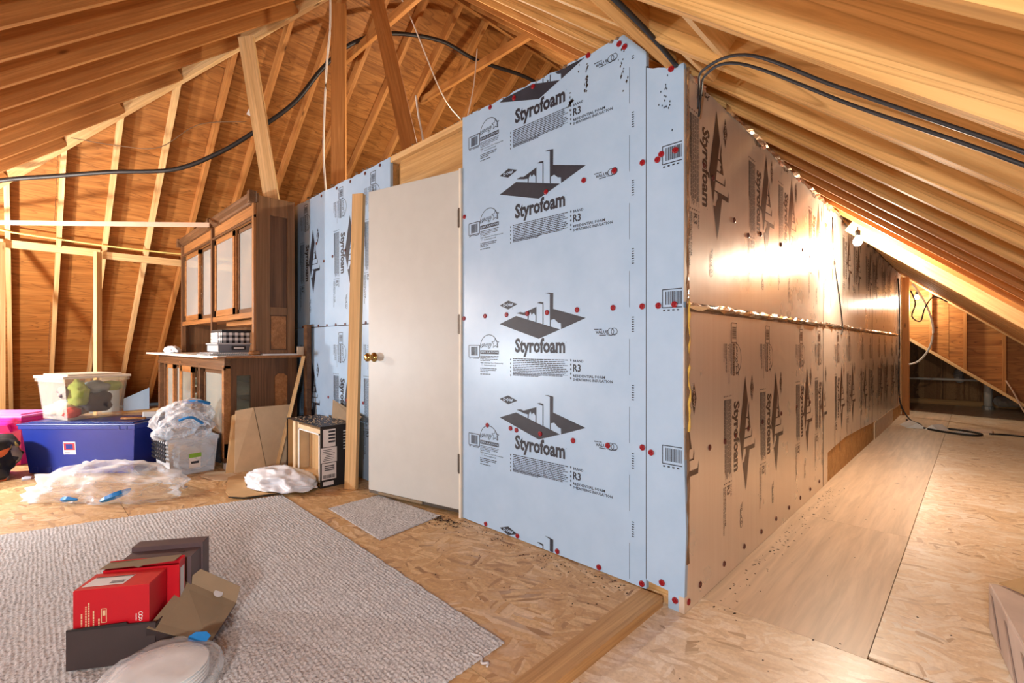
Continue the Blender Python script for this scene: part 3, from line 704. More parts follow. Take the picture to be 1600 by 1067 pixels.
v = thing('vent_pipe', 'short white upright pipe standing at the far eave', 'pipe', (.15, 11.5, ZL))
MB().tube([(0, 0, 0), (0, 0, .62)], .055, 12).build('pipe', 'pvc_white', v, True); MB().lathe([(.075, 0), (.075, .05), (.058, .06)], 12).build('collar', 'galvanised', v)
def duct(path, r, n): 
    p = smoothpath(path, n); return MB().tube(p, [r * (1 if i % 2 else .86) for i in range(len(p))], 10)
o = duct([(.28, 11.4, .12), (.55, 11.0, .16), (.85, 10.75, .10), (1.1, 10.4, .07)], .10, 10).build('flexible_duct', 'galvanised'); tag(o, 'grey flexible duct lying along the far eave', 'duct')
o = duct([(-.20, 11.8, .42), (-.22, 11.7, .56), (-.12, 11.72, .72), (-.10, 11.8, .80)], .07, 8).build('flexible_duct', 'galvanised'); tag(o, 'short grey flexible duct hanging in the dark opening', 'duct')
def torus_pts(cx, cy, cz, r, n=14, ph=0, wob=.02, sd=0):
    rr = random.Random(sd); return [(cx + (r + rr.uniform(-wob, wob)) * math.cos(2 * math.pi * k / n + ph), cy + (r + rr.uniform(-wob, wob)) * math.sin(2 * math.pi * k / n + ph), cz + rr.uniform(0, .012)) for k in range(n)]
# ------------------------------------------------------------------ lamps in view
def bulb(loc, power, label, r=.032, drop=.12):
    b = thing('light_bulb', label, 'light bulb', loc, 0, 'bare light bulbs')
    MB().lathe([(.004, -r), (r * .6, -r * .85), (r, -.1 * r), (r * .85, r * .6), (r * .45, r * 1.25), (r * .42, r * 1.5)], 14).build('bulb', 'bulb_glow', b, True)
    MB().lathe([(r * .55, r * 1.45), (r * .6, r * 2.6), (r * .3, r * 2.9)], 12).build('socket', 'plastic_black', b, True)
    MB().tube([(0, 0, r * 2.8), (0.002, 0, drop)], .004, 6).build('cord', 'cable_black', b)
    L = lamp('bulb_light', (0, 0, -r * 2.2), power, (1, .88, .70), .035, b); return b
bulb((-.66, 4.55, 1.86), 82, 'bare bulb glaring beside the top of the foil wall')
bulb((-.66, 9.75, 1.80), 30, 'bare bulb glowing by the far corner post')
bulb((-3.85, 3.25, 3.14), 85, 'bare bulb hanging above the doorway behind the blue board', drop=.3)
# ------------------------------------------------------------------ rugs
def rug(name, A, B, C, D, nu, nv, lu, lv, h, label, fringe=.012, sd=1):
    """woven rug between four floor corners: A->B along u, A->D along v"""
    A, B, C, D = [Vector((*p, 0)) for p in (A, B, C, D)]; r = random.Random(sd); v = []; f = []
    wob = [noise.noise(Vector((k * .9, sd, 0))) for k in range(max(nu, nv) * 2)]
    for j in range(nv + 1):
        tj = j / nv
        for i in range(nu + 1):
            ti = i / nu; e = wob[j % len(wob)] * fringe if i in (0, nu) else 0
            e2 = wob[i] * fringe if j in (0, nv) else 0
            p = (A * (1 - ti) + B * ti) * (1 - tj) + (D * (1 - ti) + C * ti) * tj
            U = ti * (B - A).length / lu; V = tj * (D - A).length / lv; V += .55 * noise.noise(Vector((U * .23, V * .11, sd + 5))); U += 3.1 * int(V) + .6 * noise.noise(Vector((U * .3, V * .9, sd + 9)))
            z = h * (.45 + .55 * abs(math.sin(math.pi * V)) * (.35 + .65 * abs(math.sin(math.pi * (U + (.5 if int(V) % 2 else 0))))))
            z *= .85 + .3 * noise.noise(Vector((U * .7, V * .7, sd)))
            if i in (0, nu) or j in (0, nv): z = .002
            v.append((p.x + (B - A).normalized().x * e + (D - A).normalized().x * e2, p.y + (B - A).normalized().y * e + (D - A).normalized().y * e2, max(z, .002)))
    for j in range(nv):
        for i in range(nu): a = j * (nu + 1) + i; f.append((a, a + 1, a + nu + 2, a + nu + 1))
    me = bpy.data.meshes.new(name); me.from_pydata(v, [], f); me.polygons.foreach_set('use_smooth', [True] * len(f))
    return tag(link(name, me, 'rug_yarn'), label, 'rug')
rug('loop_rug', (-1.19, 1.19), (-3.48, 1.275), (-4.05, -.75), (-1.10, -.75), 480, 400, .020, .0155, .011, 'large grey looped rug covering the left floor')
rug('door_mat', (-2.36, 1.80), (-3.0, 1.745), (-2.985, 1.375), (-2.30, 1.345), 150, 90, .018, .014, .009, 'small grey looped mat in front of the door', sd=3)
cable('loose_yarn', [(-1.235, 1.06, .006), (-1.19, 1.075, .006), (-1.165, 1.055, .006), (-1.15, 1.07, .006), (-1.14, 1.055, .006)], .004, 'paper_grey', 'loose strand of yarn at the large rug edge', 'yarn')
# ------------------------------------------------------------------ old shop cabinet: counter, top, hutch
hu = thing('display_hutch', 'tall antique oak hutch with sliding glass doors standing on the counter', 'cabinet', (-4.53, 1.435, .966))
W_, D_, H_ = 2.75, .33, 1.41
def side(x0, x1, flip, p):
    MB().box(x0 + .006, x1 - .006, .004, D_, 0, H_).build('side_panel', 'dark_oak', p, grain='z')
    xo0, xo1 = (x0, x0 + .012) if flip else (x1 - .012, x1)
    for a, b, c, d in ((0, .115, 0, H_), (.265, D_, 0, H_), (.115, .265, H_ - .16, H_), (.115, .265, .36, .43), (.115, .265, 0, .045)):
        MB().box(xo0, xo1 + (0 if flip else .004), a, b, c, d).build('side_stile', 'brown_oak', p, bevel=.003, grain='z')
    MB().box(xo0 + .001, xo1 - .003, .125, .255, .055, .35).build('inlay_panel', 'honey_oak', p)
side(-.04, 0, False, hu); side(-W_, -W_ + .04, True, hu)
MB().box(-W_ + .04, -.04, D_ - .02, D_, 0, H_).build('back_panel', 'dark_oak', hu)
MB().box(-W_, 0, 0, D_, H_ - .02, H_).build('top_board', 'dark_oak', hu)
MB().box(-W_ + .04, -.04, .02, D_ - .02, .345, .375).build('bottom_shelf', 'honey_oak', hu)
MB().box(-W_ + .04, -.04, -.012, .03, .335, .385).build('bottom_rail', 'honey_oak', hu, bevel=.004)
MB().box(-W_ + .04, -.04, .006, .03, H_ - .20, H_ - .05).build('frieze', 'honey_oak', hu)
MB().prism([(-.012, H_ - .20), (-.022, H_ - .19), (-.012, H_ - .175), (0, H_ - .175), (0, H_ - .20)], -W_, -.0, lambda a, b, c: (c, a, b)).build('frieze_bead', 'dark_oak', hu)
MB().prism([(0, H_ - .065), (-.014, H_ - .06), (-.02, H_ - .04), (-.045, H_ - .02), (-.05, H_), (-.05, H_ + .014), (.02, H_ + .014), (.02, H_ - .065)], -W_ - .02, .01, lambda a, b, c: (c, a, b)).build('cornice', 'dark_oak', hu)
for x in (-W_ - .025, -1.375, -.045):
    MB().box(x, x + .065, -.062, .0, H_ - .075, H_ + .03).build('cornice_block', 'dark_oak', hu, bevel=.008)
for x in (-W_ + .02, -1.36, -.045):
    MB().box(x, x + .045, -.022, .03, 0, H_ - .06).build('post', 'dark_oak' if x < -.1 else 'honey_oak', hu, bevel=.006, grain='z')
def glazed(p, x0, x1, y, z0, z1, w=.05, fm='honey_oak', gm='glass_dusty'):
    d = MB().box(x0, x1, y, y + .022, z0, z0 + w * 1.25).box(x0, x1, y, y + .022, z1 - w, z1).box(x0, x0 + w, y, y + .022, z0, z1).box(x1 - w, x1, y, y + .022, z0, z1).build('glass_door', fm, p)
    MB().box(x0 + w, x1 - w, y + .008, y + .012, z0 + w * 1.25, z1 - w).build('pane', 'glass_clear' if p.name.startswith('display_counter') else gm, d)
glazed(hu, -2.62, -1.93, .0, .39, H_ - .21); glazed(hu, -1.93, -1.36, .028, .39, H_ - .21, .035, 'dark_oak')
glazed(hu, -1.29, -.62, .0, .39, H_ - .21); glazed(hu, -.60, -.05, .028, .39, H_ - .21, .035, 'dark_oak')
MB().box(-.64, -.60, .012, .034, .39, H_ - .21).build('meeting_stile', 'honey_oak', hu)
for z in (.70, 1.02): MB().box(-W_ + .05, -.05, .06, D_ - .03, z, z + .015).build('shelf', 'white_laminate', hu)
MB().box(-2.55, -2.42, D_ - .024, D_ - .021, .26, .30).build('brass_plate', 'brass', hu)
MB().box(-1.25, -.1, .10, D_ - .03, .29, .335).build('inner_drawer', 'honey_oak', hu)

co = thing('display_counter', 'old dark oak shop counter with glass front under white worktop', 'cabinet', (-4.53, 1.187, 0))
Lw, Dd, Hh = 2.75, .60, .942
MB().box(-Lw, 0, .0, Dd, .06, .12).build('base', 'dark_oak', co)
MB().box(-Lw + .02, -.02, Dd - .03, Dd, .06, Hh).build('back_panel', 'counter_back', co)
for x in (-Lw + .01, -1.40, -.06): 
    for y in (.01, Dd - .07): MB().box(x, x + .055, y, y + .055, 0, .07).build('foot', 'paper_grey' if x > -.1 else 'dark_oak', co)
MB().box(-Lw, 0, 0, .05, Hh - .09, Hh).build('top_rail', 'dark_oak', co, bevel=.004)
MB().box(-Lw, 0, -.008, .012, Hh - .10, Hh - .075).build('bead', 'dark_oak', co)
MB().box(-Lw, 0, .0, .05, .10, .22).build('plinth', 'dark_oak', co)
for x, w, m in ((-Lw, .07, 'dark_oak'), (-2.40, .035, 'dark_oak'), (-1.62, .05, 'honey_oak'), (-.82, .04, 'dark_oak'), (-.055, .055, 'honey_oak')):
    MB().box(x, x + w, -.004, .05, .10, Hh - .06).build('post', m, co, bevel=.004)
glazed(co, -2.36, -1.98, .012, .22, Hh - .10); glazed(co, -1.98, -1.62, .034, .22, Hh - .10, .04, 'dark_oak')
glazed(co, -1.56, -1.05, -.006, .22, Hh - .10, .06); glazed(co, -1.05, -.83, .034, .22, Hh - .10, .04, 'dark_oak'); glazed(co, -.78, -.06, .034, .22, Hh - .10, .04, 'dark_oak')
for z in (.42, .62): MB().box(-Lw + .04, -.05, .08, Dd - .03, z, z + .018).build('shelf', 'white_laminate', co)
MB().box(-Lw, -Lw + .03, .05, Dd, .1, Hh).build('side_panel', 'dark_oak', co)
S_ = MB()
for a, b, c, d in ((.05, .095, .06, Hh), (.205, .40, .06, Hh), (.515, Dd, .06, Hh), (.095, .205, Hh - .15, Hh), (.095, .205, .06, .22)): S_.box(-.03, 0, a, b, c, d)
S_.build('side_panel', 'dark_oak', co, grain='z')
MB().box(-.03, -.004, .40, .515, .06, Hh).build('side_panel', 'dark_oak', co, grain='z')
MB().prism([(.405, .10), (.512, .10), (.512, Hh - .17), (.48, Hh - .145), (.43, Hh - .145), (.405, Hh - .17)], -.003, .003, lambda a, b, c: (c, a, b)).build('inlay_panel', 'honey_oak', co)
MB().box(-.018, -.014, .095, .205, .22, Hh - .15).build('pane', 'glass_clear', co)

ct = thing('worktop', 'long white laminate worktop with honey edge on the dark counter', 'worktop', (-4.45, 1.12, .943))
MB().box(-3.24, -2.70, 0, .73, 0, .022).build('slab', 'white_laminate', ct, bevel=.002); MB().box(-2.697, 0, .0, .73, 0, .022).build('slab', 'white_laminate', ct, bevel=.002)
MB().box(.0, .008, .06, .73, .0, .020).build('edge_band', 'honey_oak', ct); MB().box(-.12, .008, -.006, .06, .0, .012).build('edge_band', 'honey_oak', ct)
ZT = .9655
o = MB().box(-.035, .035, -.02, .02, 0, 1.24).build('oak_board', 'dark_oak', loc=(-4.40, 1.83, 0)); tag(o, 'dark upright board between the counter and the blue wall', 'board')
# things on the worktop
b = thing('storage_box', 'black and white checked box with dark lid on the grey case', 'box', (-4.80, 1.30, ZT + .107))
MB().box(-.16, .16, -.10, .12, 0, .095).build('body', 'check_cloth', b, bevel=.002); MB().box(-.165, .165, -.105, .125, .095, .115).build('lid', 'plastic_black', b, bevel=.002)
for z in (.004, .036, .066): MB().box(-.163, .05, -.106, -.1005, z, z + .026).build('end_band', 'paper_white', b)
b = thing('plastic_case', 'grey plastic case with silver latch under the checked box', 'case', (-4.80, 1.29, ZT + .027))
MB().frustum((-.16, .16, -.11, .12), (-.175, .175, -.125, .13), 0, .068).build('body', 'plastic_gray', b, bevel=.004); MB().box(-.182, .182, -.132, .135, .068, .078).build('lid', 'plastic_silver', b, bevel=.002)
MB().box(.166, .180, -.02, .09, .02, .055).build('handle', 'plastic_black', b, bevel=.004); MB().box(.178, .183, -.005, .075, .030, .044).build('latch', 'paper_white', b)
MB().box(-.172, .17, -.1225, -.119, .006, .06).build('end_label', 'plastic_silver', b)
for i, (dx, dy, z) in enumerate(((0, 0, 0), (.03, .015, .0135))):
    b = thing('spiral_notebook', ('white spiral notebook flat on the white worktop, lower of the pair', 'white spiral notebook directly under the grey case')[i], 'notebook', (-4.82 + dx, 1.23 + dy, ZT + z), 0, 'notebooks under the grey case')
    MB().box(-.21, .20, -.13, .17, .001, .012).build('pages', 'paper_white', b)
    sp = MB()
    for k in range(20): sp.tube([(.20 + .006 * math.cos(a), -.12 + k * .014, .006 + .0065 * math.sin(a)) for a in (0, 1.2, 2.5, 3.7, 5)], .0012, 4, True)
    for k in range(26): sp.tube([(-.20 + k * .0155, -.13 + .006 * math.cos(a), .006 + .0065 * math.sin(a)) for a in (0, 1.2, 2.5, 3.7, 5)], .0012, 4, True)
    sp.build('spiral', 'plastic_gray', b)
o = MB().lathe([(.004, 0), (.03, .002), (.042, .014), (.042, .026), (.030, .038), (.004, .041)], 16).build('wooden_pot', 'honey_oak', None, True, loc=(-4.492, 1.41, ZT)); o.scale = (.75, 1.15, 1); tag(o, 'small round honey coloured wooden pot beside the notebooks', 'pot')
o = MB().box(-.03, .03, -.17, .17, 0, .012).build('paper_stack', 'paper_white', loc=(-4.488, 1.635, ZT)); tag(o, 'thin white paper stack along the worktop right edge', 'papers')
o = MB().box(-.012, .012, -.055, .055, 0, .075).build('beige_block', 'fabric_cream', loc=(-4.468, 1.765 - .0, ZT + .0125)); tag(o, 'small beige block standing at the worktop back right end', 'block'); o.location.z = ZT; o.location.y = 1.79; o.location.x = -4.465; o.scale.y = .5
o = blob((.19, .075, .05), 3, .35, 2.4, 4, True, -.6).build('plastic_bag', 'foam_sheet_white', None, True, loc=(-6.98, 1.27, ZT + .028)); tag(o, 'crumpled white bag at the left end of the worktop', 'bag')
# ------------------------------------------------------------------ leaning timber and cardboard
o = beam('timber_stud', (-3.29, 1.70, 0), (-3.345, 1.79, 2.19), .089, .038, 'stud_wood', None, (.5, -.86, 0)); tag(o, 'pale wooden stud leaning on the wall left of the door', 'stud')
o = beam('wood_strip', (-4.33, 1.54, 0), (-4.405, 1.80, .955), .03, .018, 'stud_wood', None, (.8, -.5, 0)); tag(o, 'thin wooden strip leaning across the cardboard sheet', 'wood strip')
cb = thing('cardboard_sheet', 'folded tan cardboard sheet leaning on the counter end', 'cardboard', (-4.43, 1.22, 0))
def lean(pts, th, nm, mat, p):
    n = len(pts); v = [Vector(q) for q in pts]; nr = (v[1] - v[0]).cross(v[-1] - v[0]).normalized() * th
    MB().add(v + [q + nr for q in v], [tuple(range(n))[::-1], tuple(range(n, 2 * n))] + [(i, (i + 1) % n, (i + 1) % n + n, i + n) for i in range(n)]).build(nm, mat, p)
lean([(.055, .0, 0), (.085, .235, 0), (-.010, .165, .52), (-.045, .035, .50)], .005, 'left_panel', 'cardboard_pale', cb)
lean([(.085, .238, 0), (.072, .40, 0), (-.040, .50, .515), (-.010, .168, .52)], .005, 'right_panel', 'cardboard_pale', cb)
MB().tube([(.092, .2365, .004), (.072, .222, .11), (.047, .207, .23), (.034, .196, .32), (-.001, .168, .52)], .0022, 5).build('crease', 'cardboard_khaki', cb)
lean([(.02, -.055, 0), (.050, .02, 0), (-.05, .04, .47), (-.068, .015, .46)], .005, 'rear_panel', 'cardboard', cb)
bx = thing('open_carton', 'black carton lying open with white shipping labels', 'carton', (-4.08, 1.525, 0))
A_, B_, C_ = .64, .27, .455
MB().box(0, A_, 0, B_, .001, .006).build('bottom', 'box_black', bx); MB().box(0, A_, 0, B_, C_ - .005, C_).build('top', 'box_black', bx)
MB().box(0, .005, 0, B_, .006, C_ - .005).build('left_side', 'box_black', bx); MB().box(A_ - .005, A_, 0, B_, .006, C_ - .005).build('right_side', 'box_black', bx)
MB().box(.005, A_ - .005, B_ - .005, B_, .006, C_ - .005).build('back', 'cardboard', bx)
MB().box(.006, .008, .01, B_ - .01, .01, C_ - .01).box(.006, A_ - .01, .012, B_ - .01, C_ - .008, C_ - .006).box(.006, A_ - .01, .012, B_ - .01, .007, .009).build('liner', 'cardboard', bx)
ins = MB()
for a, b_, c, d in ((.08, .13, .02, C_ - .02), (.18, .20, .02, C_ - .02), (.20, A_ - .02, C_ - .06, C_ - .03), (.20, A_ - .02, .03, .07), (A_ - .05, A_ - .02, .03, C_ - .03)): ins.box(a, b_, .02, .15, c, d)
ins.build('insert', 'cardboard_pale', bx); MB().box(.21, A_ - .06, .10, .12, .07, C_ - .07).build('insert_panel', 'cardboard', bx)
MB().box(.21, .225, .012, .02, .07, C_ - .06).box(.21, A_ - .05, .012, .02, C_ - .07, C_ - .06).box(A_ - .06, A_ - .05, .012, .02, .05, C_ - .06).build('insert_trim', 'paper_white', bx)
lb = MB()
for a, b_, c, d in ((.02, .115, .30, .43), (.002, .125, .185, .295), (.01, .12, .06, .18), (.02, .10, .015, .045)): lb.add([(A_ + .0012, a, c), (A_ + .0012, b_, c), (A_ + .0012, b_, d), (A_ + .0012, a, d)], [(0, 1, 2, 3)])
lab = lb.build('shipping_label', 'sticker_white', bx)
tm = MB(); rr = random.Random(8)
for c in (.405, .38, .355, .33): tm.add([(A_ + .0018, .06, c), (A_ + .0018, .112, c), (A_ + .0018, .112, c + .014), (A_ + .0018, .06, c + .014)], [(0, 1, 2, 3)])
for k in range(7):
    c = .28 - k * .013; a = .012 + rr.uniform(0, .03); e = .115 - rr.uniform(0, .03); tm.add([(A_ + .0018, a, c), (A_ + .0018, e, c), (A_ + .0018, e, c - .004), (A_ + .0018, a, c - .004)], [(0, 1, 2, 3)])
a = .018
while a < .112: w = rr.uniform(.002, .005); tm.add([(A_ + .0018, a, .068), (A_ + .0018, a + w, .068), (A_ + .0018, a + w, .095), (A_ + .0018, a, .095)], [(0, 1, 2, 3)]); a += w + rr.uniform(.001, .003)
for k in range(3): tm.add([(A_ + .0018, .03, .125 + .015 * k), (A_ + .0018, .105, .125 + .015 * k), (A_ + .0018, .105, .133 + .015 * k), (A_ + .0018, .03, .133 + .015 * k)], [(0, 1, 2, 3)])
tm.build('label_print', 'print_ink', lab)['kind'] = 'stuff'
tm = MB()
for k in range(7):
    c = .40 - k * .022; tm.add([(A_ + .0015, .175, c), (A_ + .0015, .25 - (k % 3) * .015, c), (A_ + .0015, .25 - (k % 3) * .015, c + .007), (A_ + .0015, .175, c + .007)], [(0, 1, 2, 3)])
tm.build('side_print', 'paper_grey', bx)
lean([(.30, B_ - .02, C_ + .004), (A_ + .03, B_ - .005, C_ + .004), (A_ + .05, B_ + .04, C_ + .045), (.20, B_ + .035, C_ + .14)], .004, 'top_flap', 'cardboard_khaki', bx)
fp_ = MB().prism([(.62, -.01), (.55, -.30), (.50, -.46), (.40, -.53), (.28, -.52), (-.12, -.40), (-.16, -.33), (-.10, -.29), (.02, -.30), (.10, -.24), (.06, -.19), (.16, -.12), (.16, -.01)], .0135, .0175); fp_.build('front_flap', 'cardboard', bx)
MB().tube([(.10, -.25, .0095), (.35, -.19, .0095), (.60, -.13, .0095)], .0018, 5).build('flap_crease', 'cardboard_pale', bx, loc=(0, 0, .009))
MB().prism([(.625, -.008), (.555, -.30), (.505, -.465), (.40, -.538), (.42, -.48), (.52, -.28), (.58, -.01)], .0075, .0132).build('flap_edge', 'box_black', bx)
w = MB(); rr = random.Random(4)
for k in range(240):
    x, y = rr.uniform(.03, .62), rr.uniform(.01, .26); s = rr.uniform(.003, .008); a = rr.uniform(0, 3); dx, dy = s * math.cos(a), s * math.sin(a)
    w.add([(x - dx, y - dy, C_ + .0012), (x + dy * .4, y - dx * .4, C_ + .0012), (x + dx, y + dy, C_ + .0012), (x - dy * .4, y + dx * .4, C_ + .004)], [(0, 1, 2, 3)])
o = w.build('sawdust', 'cardboard_pale', bx); o['kind'] = 'stuff'
o = blob((.31, .17, .10), 11, .30, 1.5, 5, True, -.2).build('foam_wrap', 'foam_sheet_white', None, True, loc=(-3.70, 1.34, .042), rot=(0, 0, R(12))); tag(o, 'crumpled white foam wrap spilling from the black carton', 'packing foam')
o = MB().prism([(-.42, -.02), (-.30, -.10), (-.08, -.05), (.05, .06), (-.1, .12), (-.34, .10)], 0, .004).build('cardboard_flap', 'cardboard_pale', loc=(-4.02, 1.25, .0005)); tag(o, 'flat pale cardboard scrap on the floor under the leaning sheet', 'cardboard')
o.location = (-4.15, 1.10, .0); o.location.z = .0005
# ------------------------------------------------------------------ totes and bags on the left
def tote(name, label, loc, rz, W, D, H, taper, body, lid, group=None, lidh=.03, rib=0, wall=.004, cat='tote'):
    t = thing(name, label, cat, loc, rz, group); b0 = (taper, W - taper, taper, D - taper); t0 = (0, W, 0, D)
    m = MB().frustum(b0, t0, .002, H); m.f.pop(1)
    i0 = (taper + wall, W - taper - wall, taper + wall, D - taper - wall); i1 = (wall, W - wall, wall, D - wall)
    k = MB().frustum(i0, i1, .008, H); k.f.pop(1); m.add(k.v, [q[::-1] for q in k.f])
    bo = m.build('body', body, t)
    MB().box(-.012, W + .012, -.012, .0, H - .03, H).box(-.012, W + .012, D, D + .012, H - .03, H).box(-.012, 0, 0, D, H - .03, H).box(W, W + .012, 0, D, H - .03, H).build('rim', body, t, bevel=.003)
    if lid:
        l = MB().box(-.02, W + .02, -.02, D + .02, H, H + lidh * .6).build('lid', lid, t, bevel=.006)
        MB().box(.03, W - .03, .03, D - .03, H + lidh * .6, H + lidh).build('lid_panel', lid, t, bevel=.004)
    for j in range(rib):
        x = taper + (W - 2 * taper) * (j + .5) / rib; MB().box(x - .022, x + .022, taper * .93 - .006, taper + .01, .004, .055).build('rib', body, t, bevel=.004)
    return t
bt = tote('storage_tote', 'large royal blue plastic tote with picture label', (-5.575, -.005, 0), R(44.5), .92, .44, .40, .035, 'plastic_blue', 'plastic_blue_lid', lidh=.024, rib=8)
for x in (.80, .86): MB().box(x, x + .012, -.016, -.002, .37, .40).build('lid_clip', 'plastic_blue_lid', bt)
lb = MB(); k = .017
def onfront(m, x0, x1, z0, z1, e): m.add([(x, .035 * (1 - z / .40) - e, z) for x, z in ((x0, z0), (x1, z0), (x1, z1), (x0, z1))], [(0, 1, 2, 3)])
onfront(lb, .33, .43, .16, .265, .0012); s_ = lb.build('label', 'sticker_white', bt)
l2 = MB(); onfront(l2, .335, .425, .195, .255, .002); l2.build('label_picture', 'sticker_red', s_)
l2 = MB(); onfront(l2, .352, .408, .203, .245, .0027); l2.build('label_tote_picture', 'plastic_blue', s_)
l2 = MB(); onfront(l2, .338, .38, .170, .178, .002); l2.build('label_print', 'print_ink', s_)
tc_ = tote('clear_tote', 'translucent tote of shoes and clothes on the blue tote', (-5.345, .245, .4245), R(110), .45, .45, .35, .03, 'tote_clear', 'tote_lid', lidh=.035)
def item(nm, label, cat, radii, loc, mat, sd, rz=0, amp=.3, grp='things inside the clear tote'):
    o = blob(radii, sd, amp, 1.8, 3, False, -.8).build(nm, mat, None, True, rot=(0, 0, rz)); m = Matrix.Translation((-5.345, .245, .4245)) @ Matrix.Rotation(R(110), 4, 'Z'); o.location = m @ Vector(loc); return tag(o, label, cat, grp)
item('shoe', 'dark mauve shoe in the left half of the clear tote', 'shoe', (.055, .12, .06), (.09, .17, .22), 'fabric_mauve', 2, R(70))
item('cream_cloth', 'cream cloth low in the left of the clear tote', 'clothing', (.10, .14, .07), (.12, .25, .075), 'fabric_cream', 3)
item('red_cloth', 'red cloth at the bottom of the clear tote', 'clothing', (.05, .06, .05), (.08, .08, .06), 'fabric_red', 4)
item('lime_cloth', 'lime green clothing at the near corner of the clear tote', 'clothing', (.07, .07, .12), (.125, .085, .215), 'fabric_lime', 5, 0, .4)
item('black_cloth', 'black clothing heap filling the right of the clear tote', 'clothing', (.14, .13, .11), (.28, .17, .14), 'fabric_charcoal', 6)
item('grey_cloth', 'grey cap high in the clear tote', 'clothing', (.08, .09, .06), (.28, .14, .26), 'fabric_steel', 7)
item('lime_shoe', 'lime and black shoe at the right end of the clear tote', 'shoe', (.05, .10, .05), (.385, .15, .26), 'fabric_lime', 8)
p_ = tote('pink_tote', 'bright pink plastic tote behind the patterned bag', (-6.35, -.42, 0), R(48), .56, .36, .42, .03, 'plastic_pink', 'plastic_pink_lid', lidh=.03)
MB().prism([(.30, .30), (.50, .30), (.47, .36), (.33, .36)], -.03, -.004, lambda a, b, c: (a, c, b)).build('handle', 'plastic_pink', p_)
o = blob((.27, .30, .20), 21, .28, 1.7, 4, False, -.75, .3).build('patterned_bag', 'patterned_cloth', None, True, loc=(-5.60, -.31, .151)); tag(o, 'black bag with orange and yellow pattern beside the blue tote', 'bag')
o = blob((.13, .13, .10), 22, .4, 2.2, 3, True, -.6).build('grey_cloth', 'fabric_steel', None, True, loc=(-5.80, -.32, .385)); tag(o, 'dark grey cloth lying on top of the patterned bag', 'cloth')
o = MB().prism([(-.06, -.01), (-.02, -.03), (.03, -.02), (.07, -.03), (.05, .02), (-.01, .025)], 0, .012).build('foam_scrap', 'foam_sheet_white', loc=(-5.36, .03, .0005)); tag(o, 'small white scrap on the floor before the blue tote', 'scrap')
h_ = MB().tube([(-.10, 0, .012), (-.05, .0, .012), (0, .01, .012), (.09, .0, .012)], [.009, .012, .010, .012], 8).build('turned_rod', 'honey_oak', None, True, loc=(-5.09, .66, .4255), rot=(0, 0, R(50))); tag(h_, 'turned wooden rod lying on the blue tote lid', 'rod')
br = MB().box(-.07, .07, -.02, .02, 0, .05).build('metal_bracket', 'galvanised', loc=(-5.16, .80, .4255), rot=(0, 0, R(60)), bevel=.004); tag(br, 'small grey metal bracket at the blue tote right end', 'bracket')

cr = tote('clear_crate', 'clear plastic crate overflowing with plastic bags', (-4.555, .80, 0), R(95), .36, .38, .30, .025, 'crate_clear', None, wall=.003)
lt = MB()
for k in range(7): lt.box(-.016, -.010, .02 + k * .05, .032 + k * .05, .13, .30)
for k in range(6): lt.box(-.017, -.009, .01, .36, .13 + k * .032, .145 + k * .032)
lt.build('black_lattice', 'plastic_black', cr); MB().box(.365, .378, -.014, .10, .06, .30).build('black_corner', 'plastic_black', cr)
st = MB()
def cf_(m, x0, x1, z0, z1, e): m.add([(x, .025 * (1 - z / .30) - e, z) for x, z in ((x0, z0), (x1, z0), (x1, z1), (x0, z1))], [(0, 1, 2, 3)])
cf_(st, .15, .235, .05, .135, .0012); s2_ = st.build('label', 'sticker_white', cr); st = MB(); cf_(st, .148, .237, .135, .17, .0014); st.build('label_band', 'sticker_green', s2_)
st = MB(); cf_(st, .165, .22, .085, .105, .002); st.build('label_print', 'print_ink', s2_)
gv = bpy.data.objects
for i, (dx, dy, z, ra, sd) in enumerate(((.0, .0, .155, (.155, .15, .125), 41),)):
    o = blob(ra, sd, .25, 2.2, 4, True, -.95, .5).build('plastic_bag', 'film_cloudy', None, True, loc=(-4.735, 1.015, .135)); tag(o, 'cloudy plastic bags packed inside the clear crate', 'plastic bag', 'plastic bags of the crate')
for i, (x, y, z, ra, sd, lb_) in enumerate(((-4.66, .95, .375, (.16, .18, .13), 42, 'crumpled clear plastic bag heaped over the crate front'), (-4.83, .90, .40, (.17, .16, .14), 43, 'crumpled clear plastic bag bulging over the crate left side'), (-4.80, 1.00, .465, (.17, .16, .12), 44, 'clear plastic bag on top of the crate heap'), (-4.66, .78, .34, (.10, .07, .05), 45, 'blue tinted plastic bag tip hanging over the crate left edge'))):
    b = blob(ra, sd, .30, 1.5, 5 if i < 3 else 3, True, -.8).build('plastic_bag', 'film_cloudy', None, True, loc=(x, y, z)); tag(b, lb_, 'plastic bag', 'plastic bags of the crate')
    if i == 2:
        MB().tube(smoothpath([(-.02, -.04, .105), (.04, .02, .11), (.07, .08, .105), (.07, .13, .085)], 5), [.014] * 16, 4).build('zip_strip', 'print_blue', b)
    if i == 0:
        MB().tube(smoothpath([(.12, -.08, .08), (.15, .0, .10), (.14, .08, .04)], 5), .010, 4).build('zip_strip', 'print_blue', b)
b = blob((.50, .25, .17), 51, .42, 1.5, 5, True, -.18).build('plastic_bag', 'film_cloudy', None, True, loc=(-4.42, .43, .03), rot=(0, 0, R(40))); tag(b, 'large crumpled clear plastic bag on the floor by the rug', 'plastic bag')
MB().tube(smoothpath([(.16, -.225, -.01), (.22, -.205, .015), (.27, -.175, .035), (.30, -.14, .05)], 5), [.006, .012, .016, .02, .02, .022, .024, .024, .024, .024, .022, .02, .018, .014, .01, .008], 5).build('blue_print', 'print_blue', b)
MB().tube(smoothpath([(-.10, -.24, .0), (-.04, -.25, .01), (.02, -.245, .004)], 4), [.008, .014, .018, .02, .018, .014, .012, .01, .008], 5).build('blue_print', 'print_blue', b)
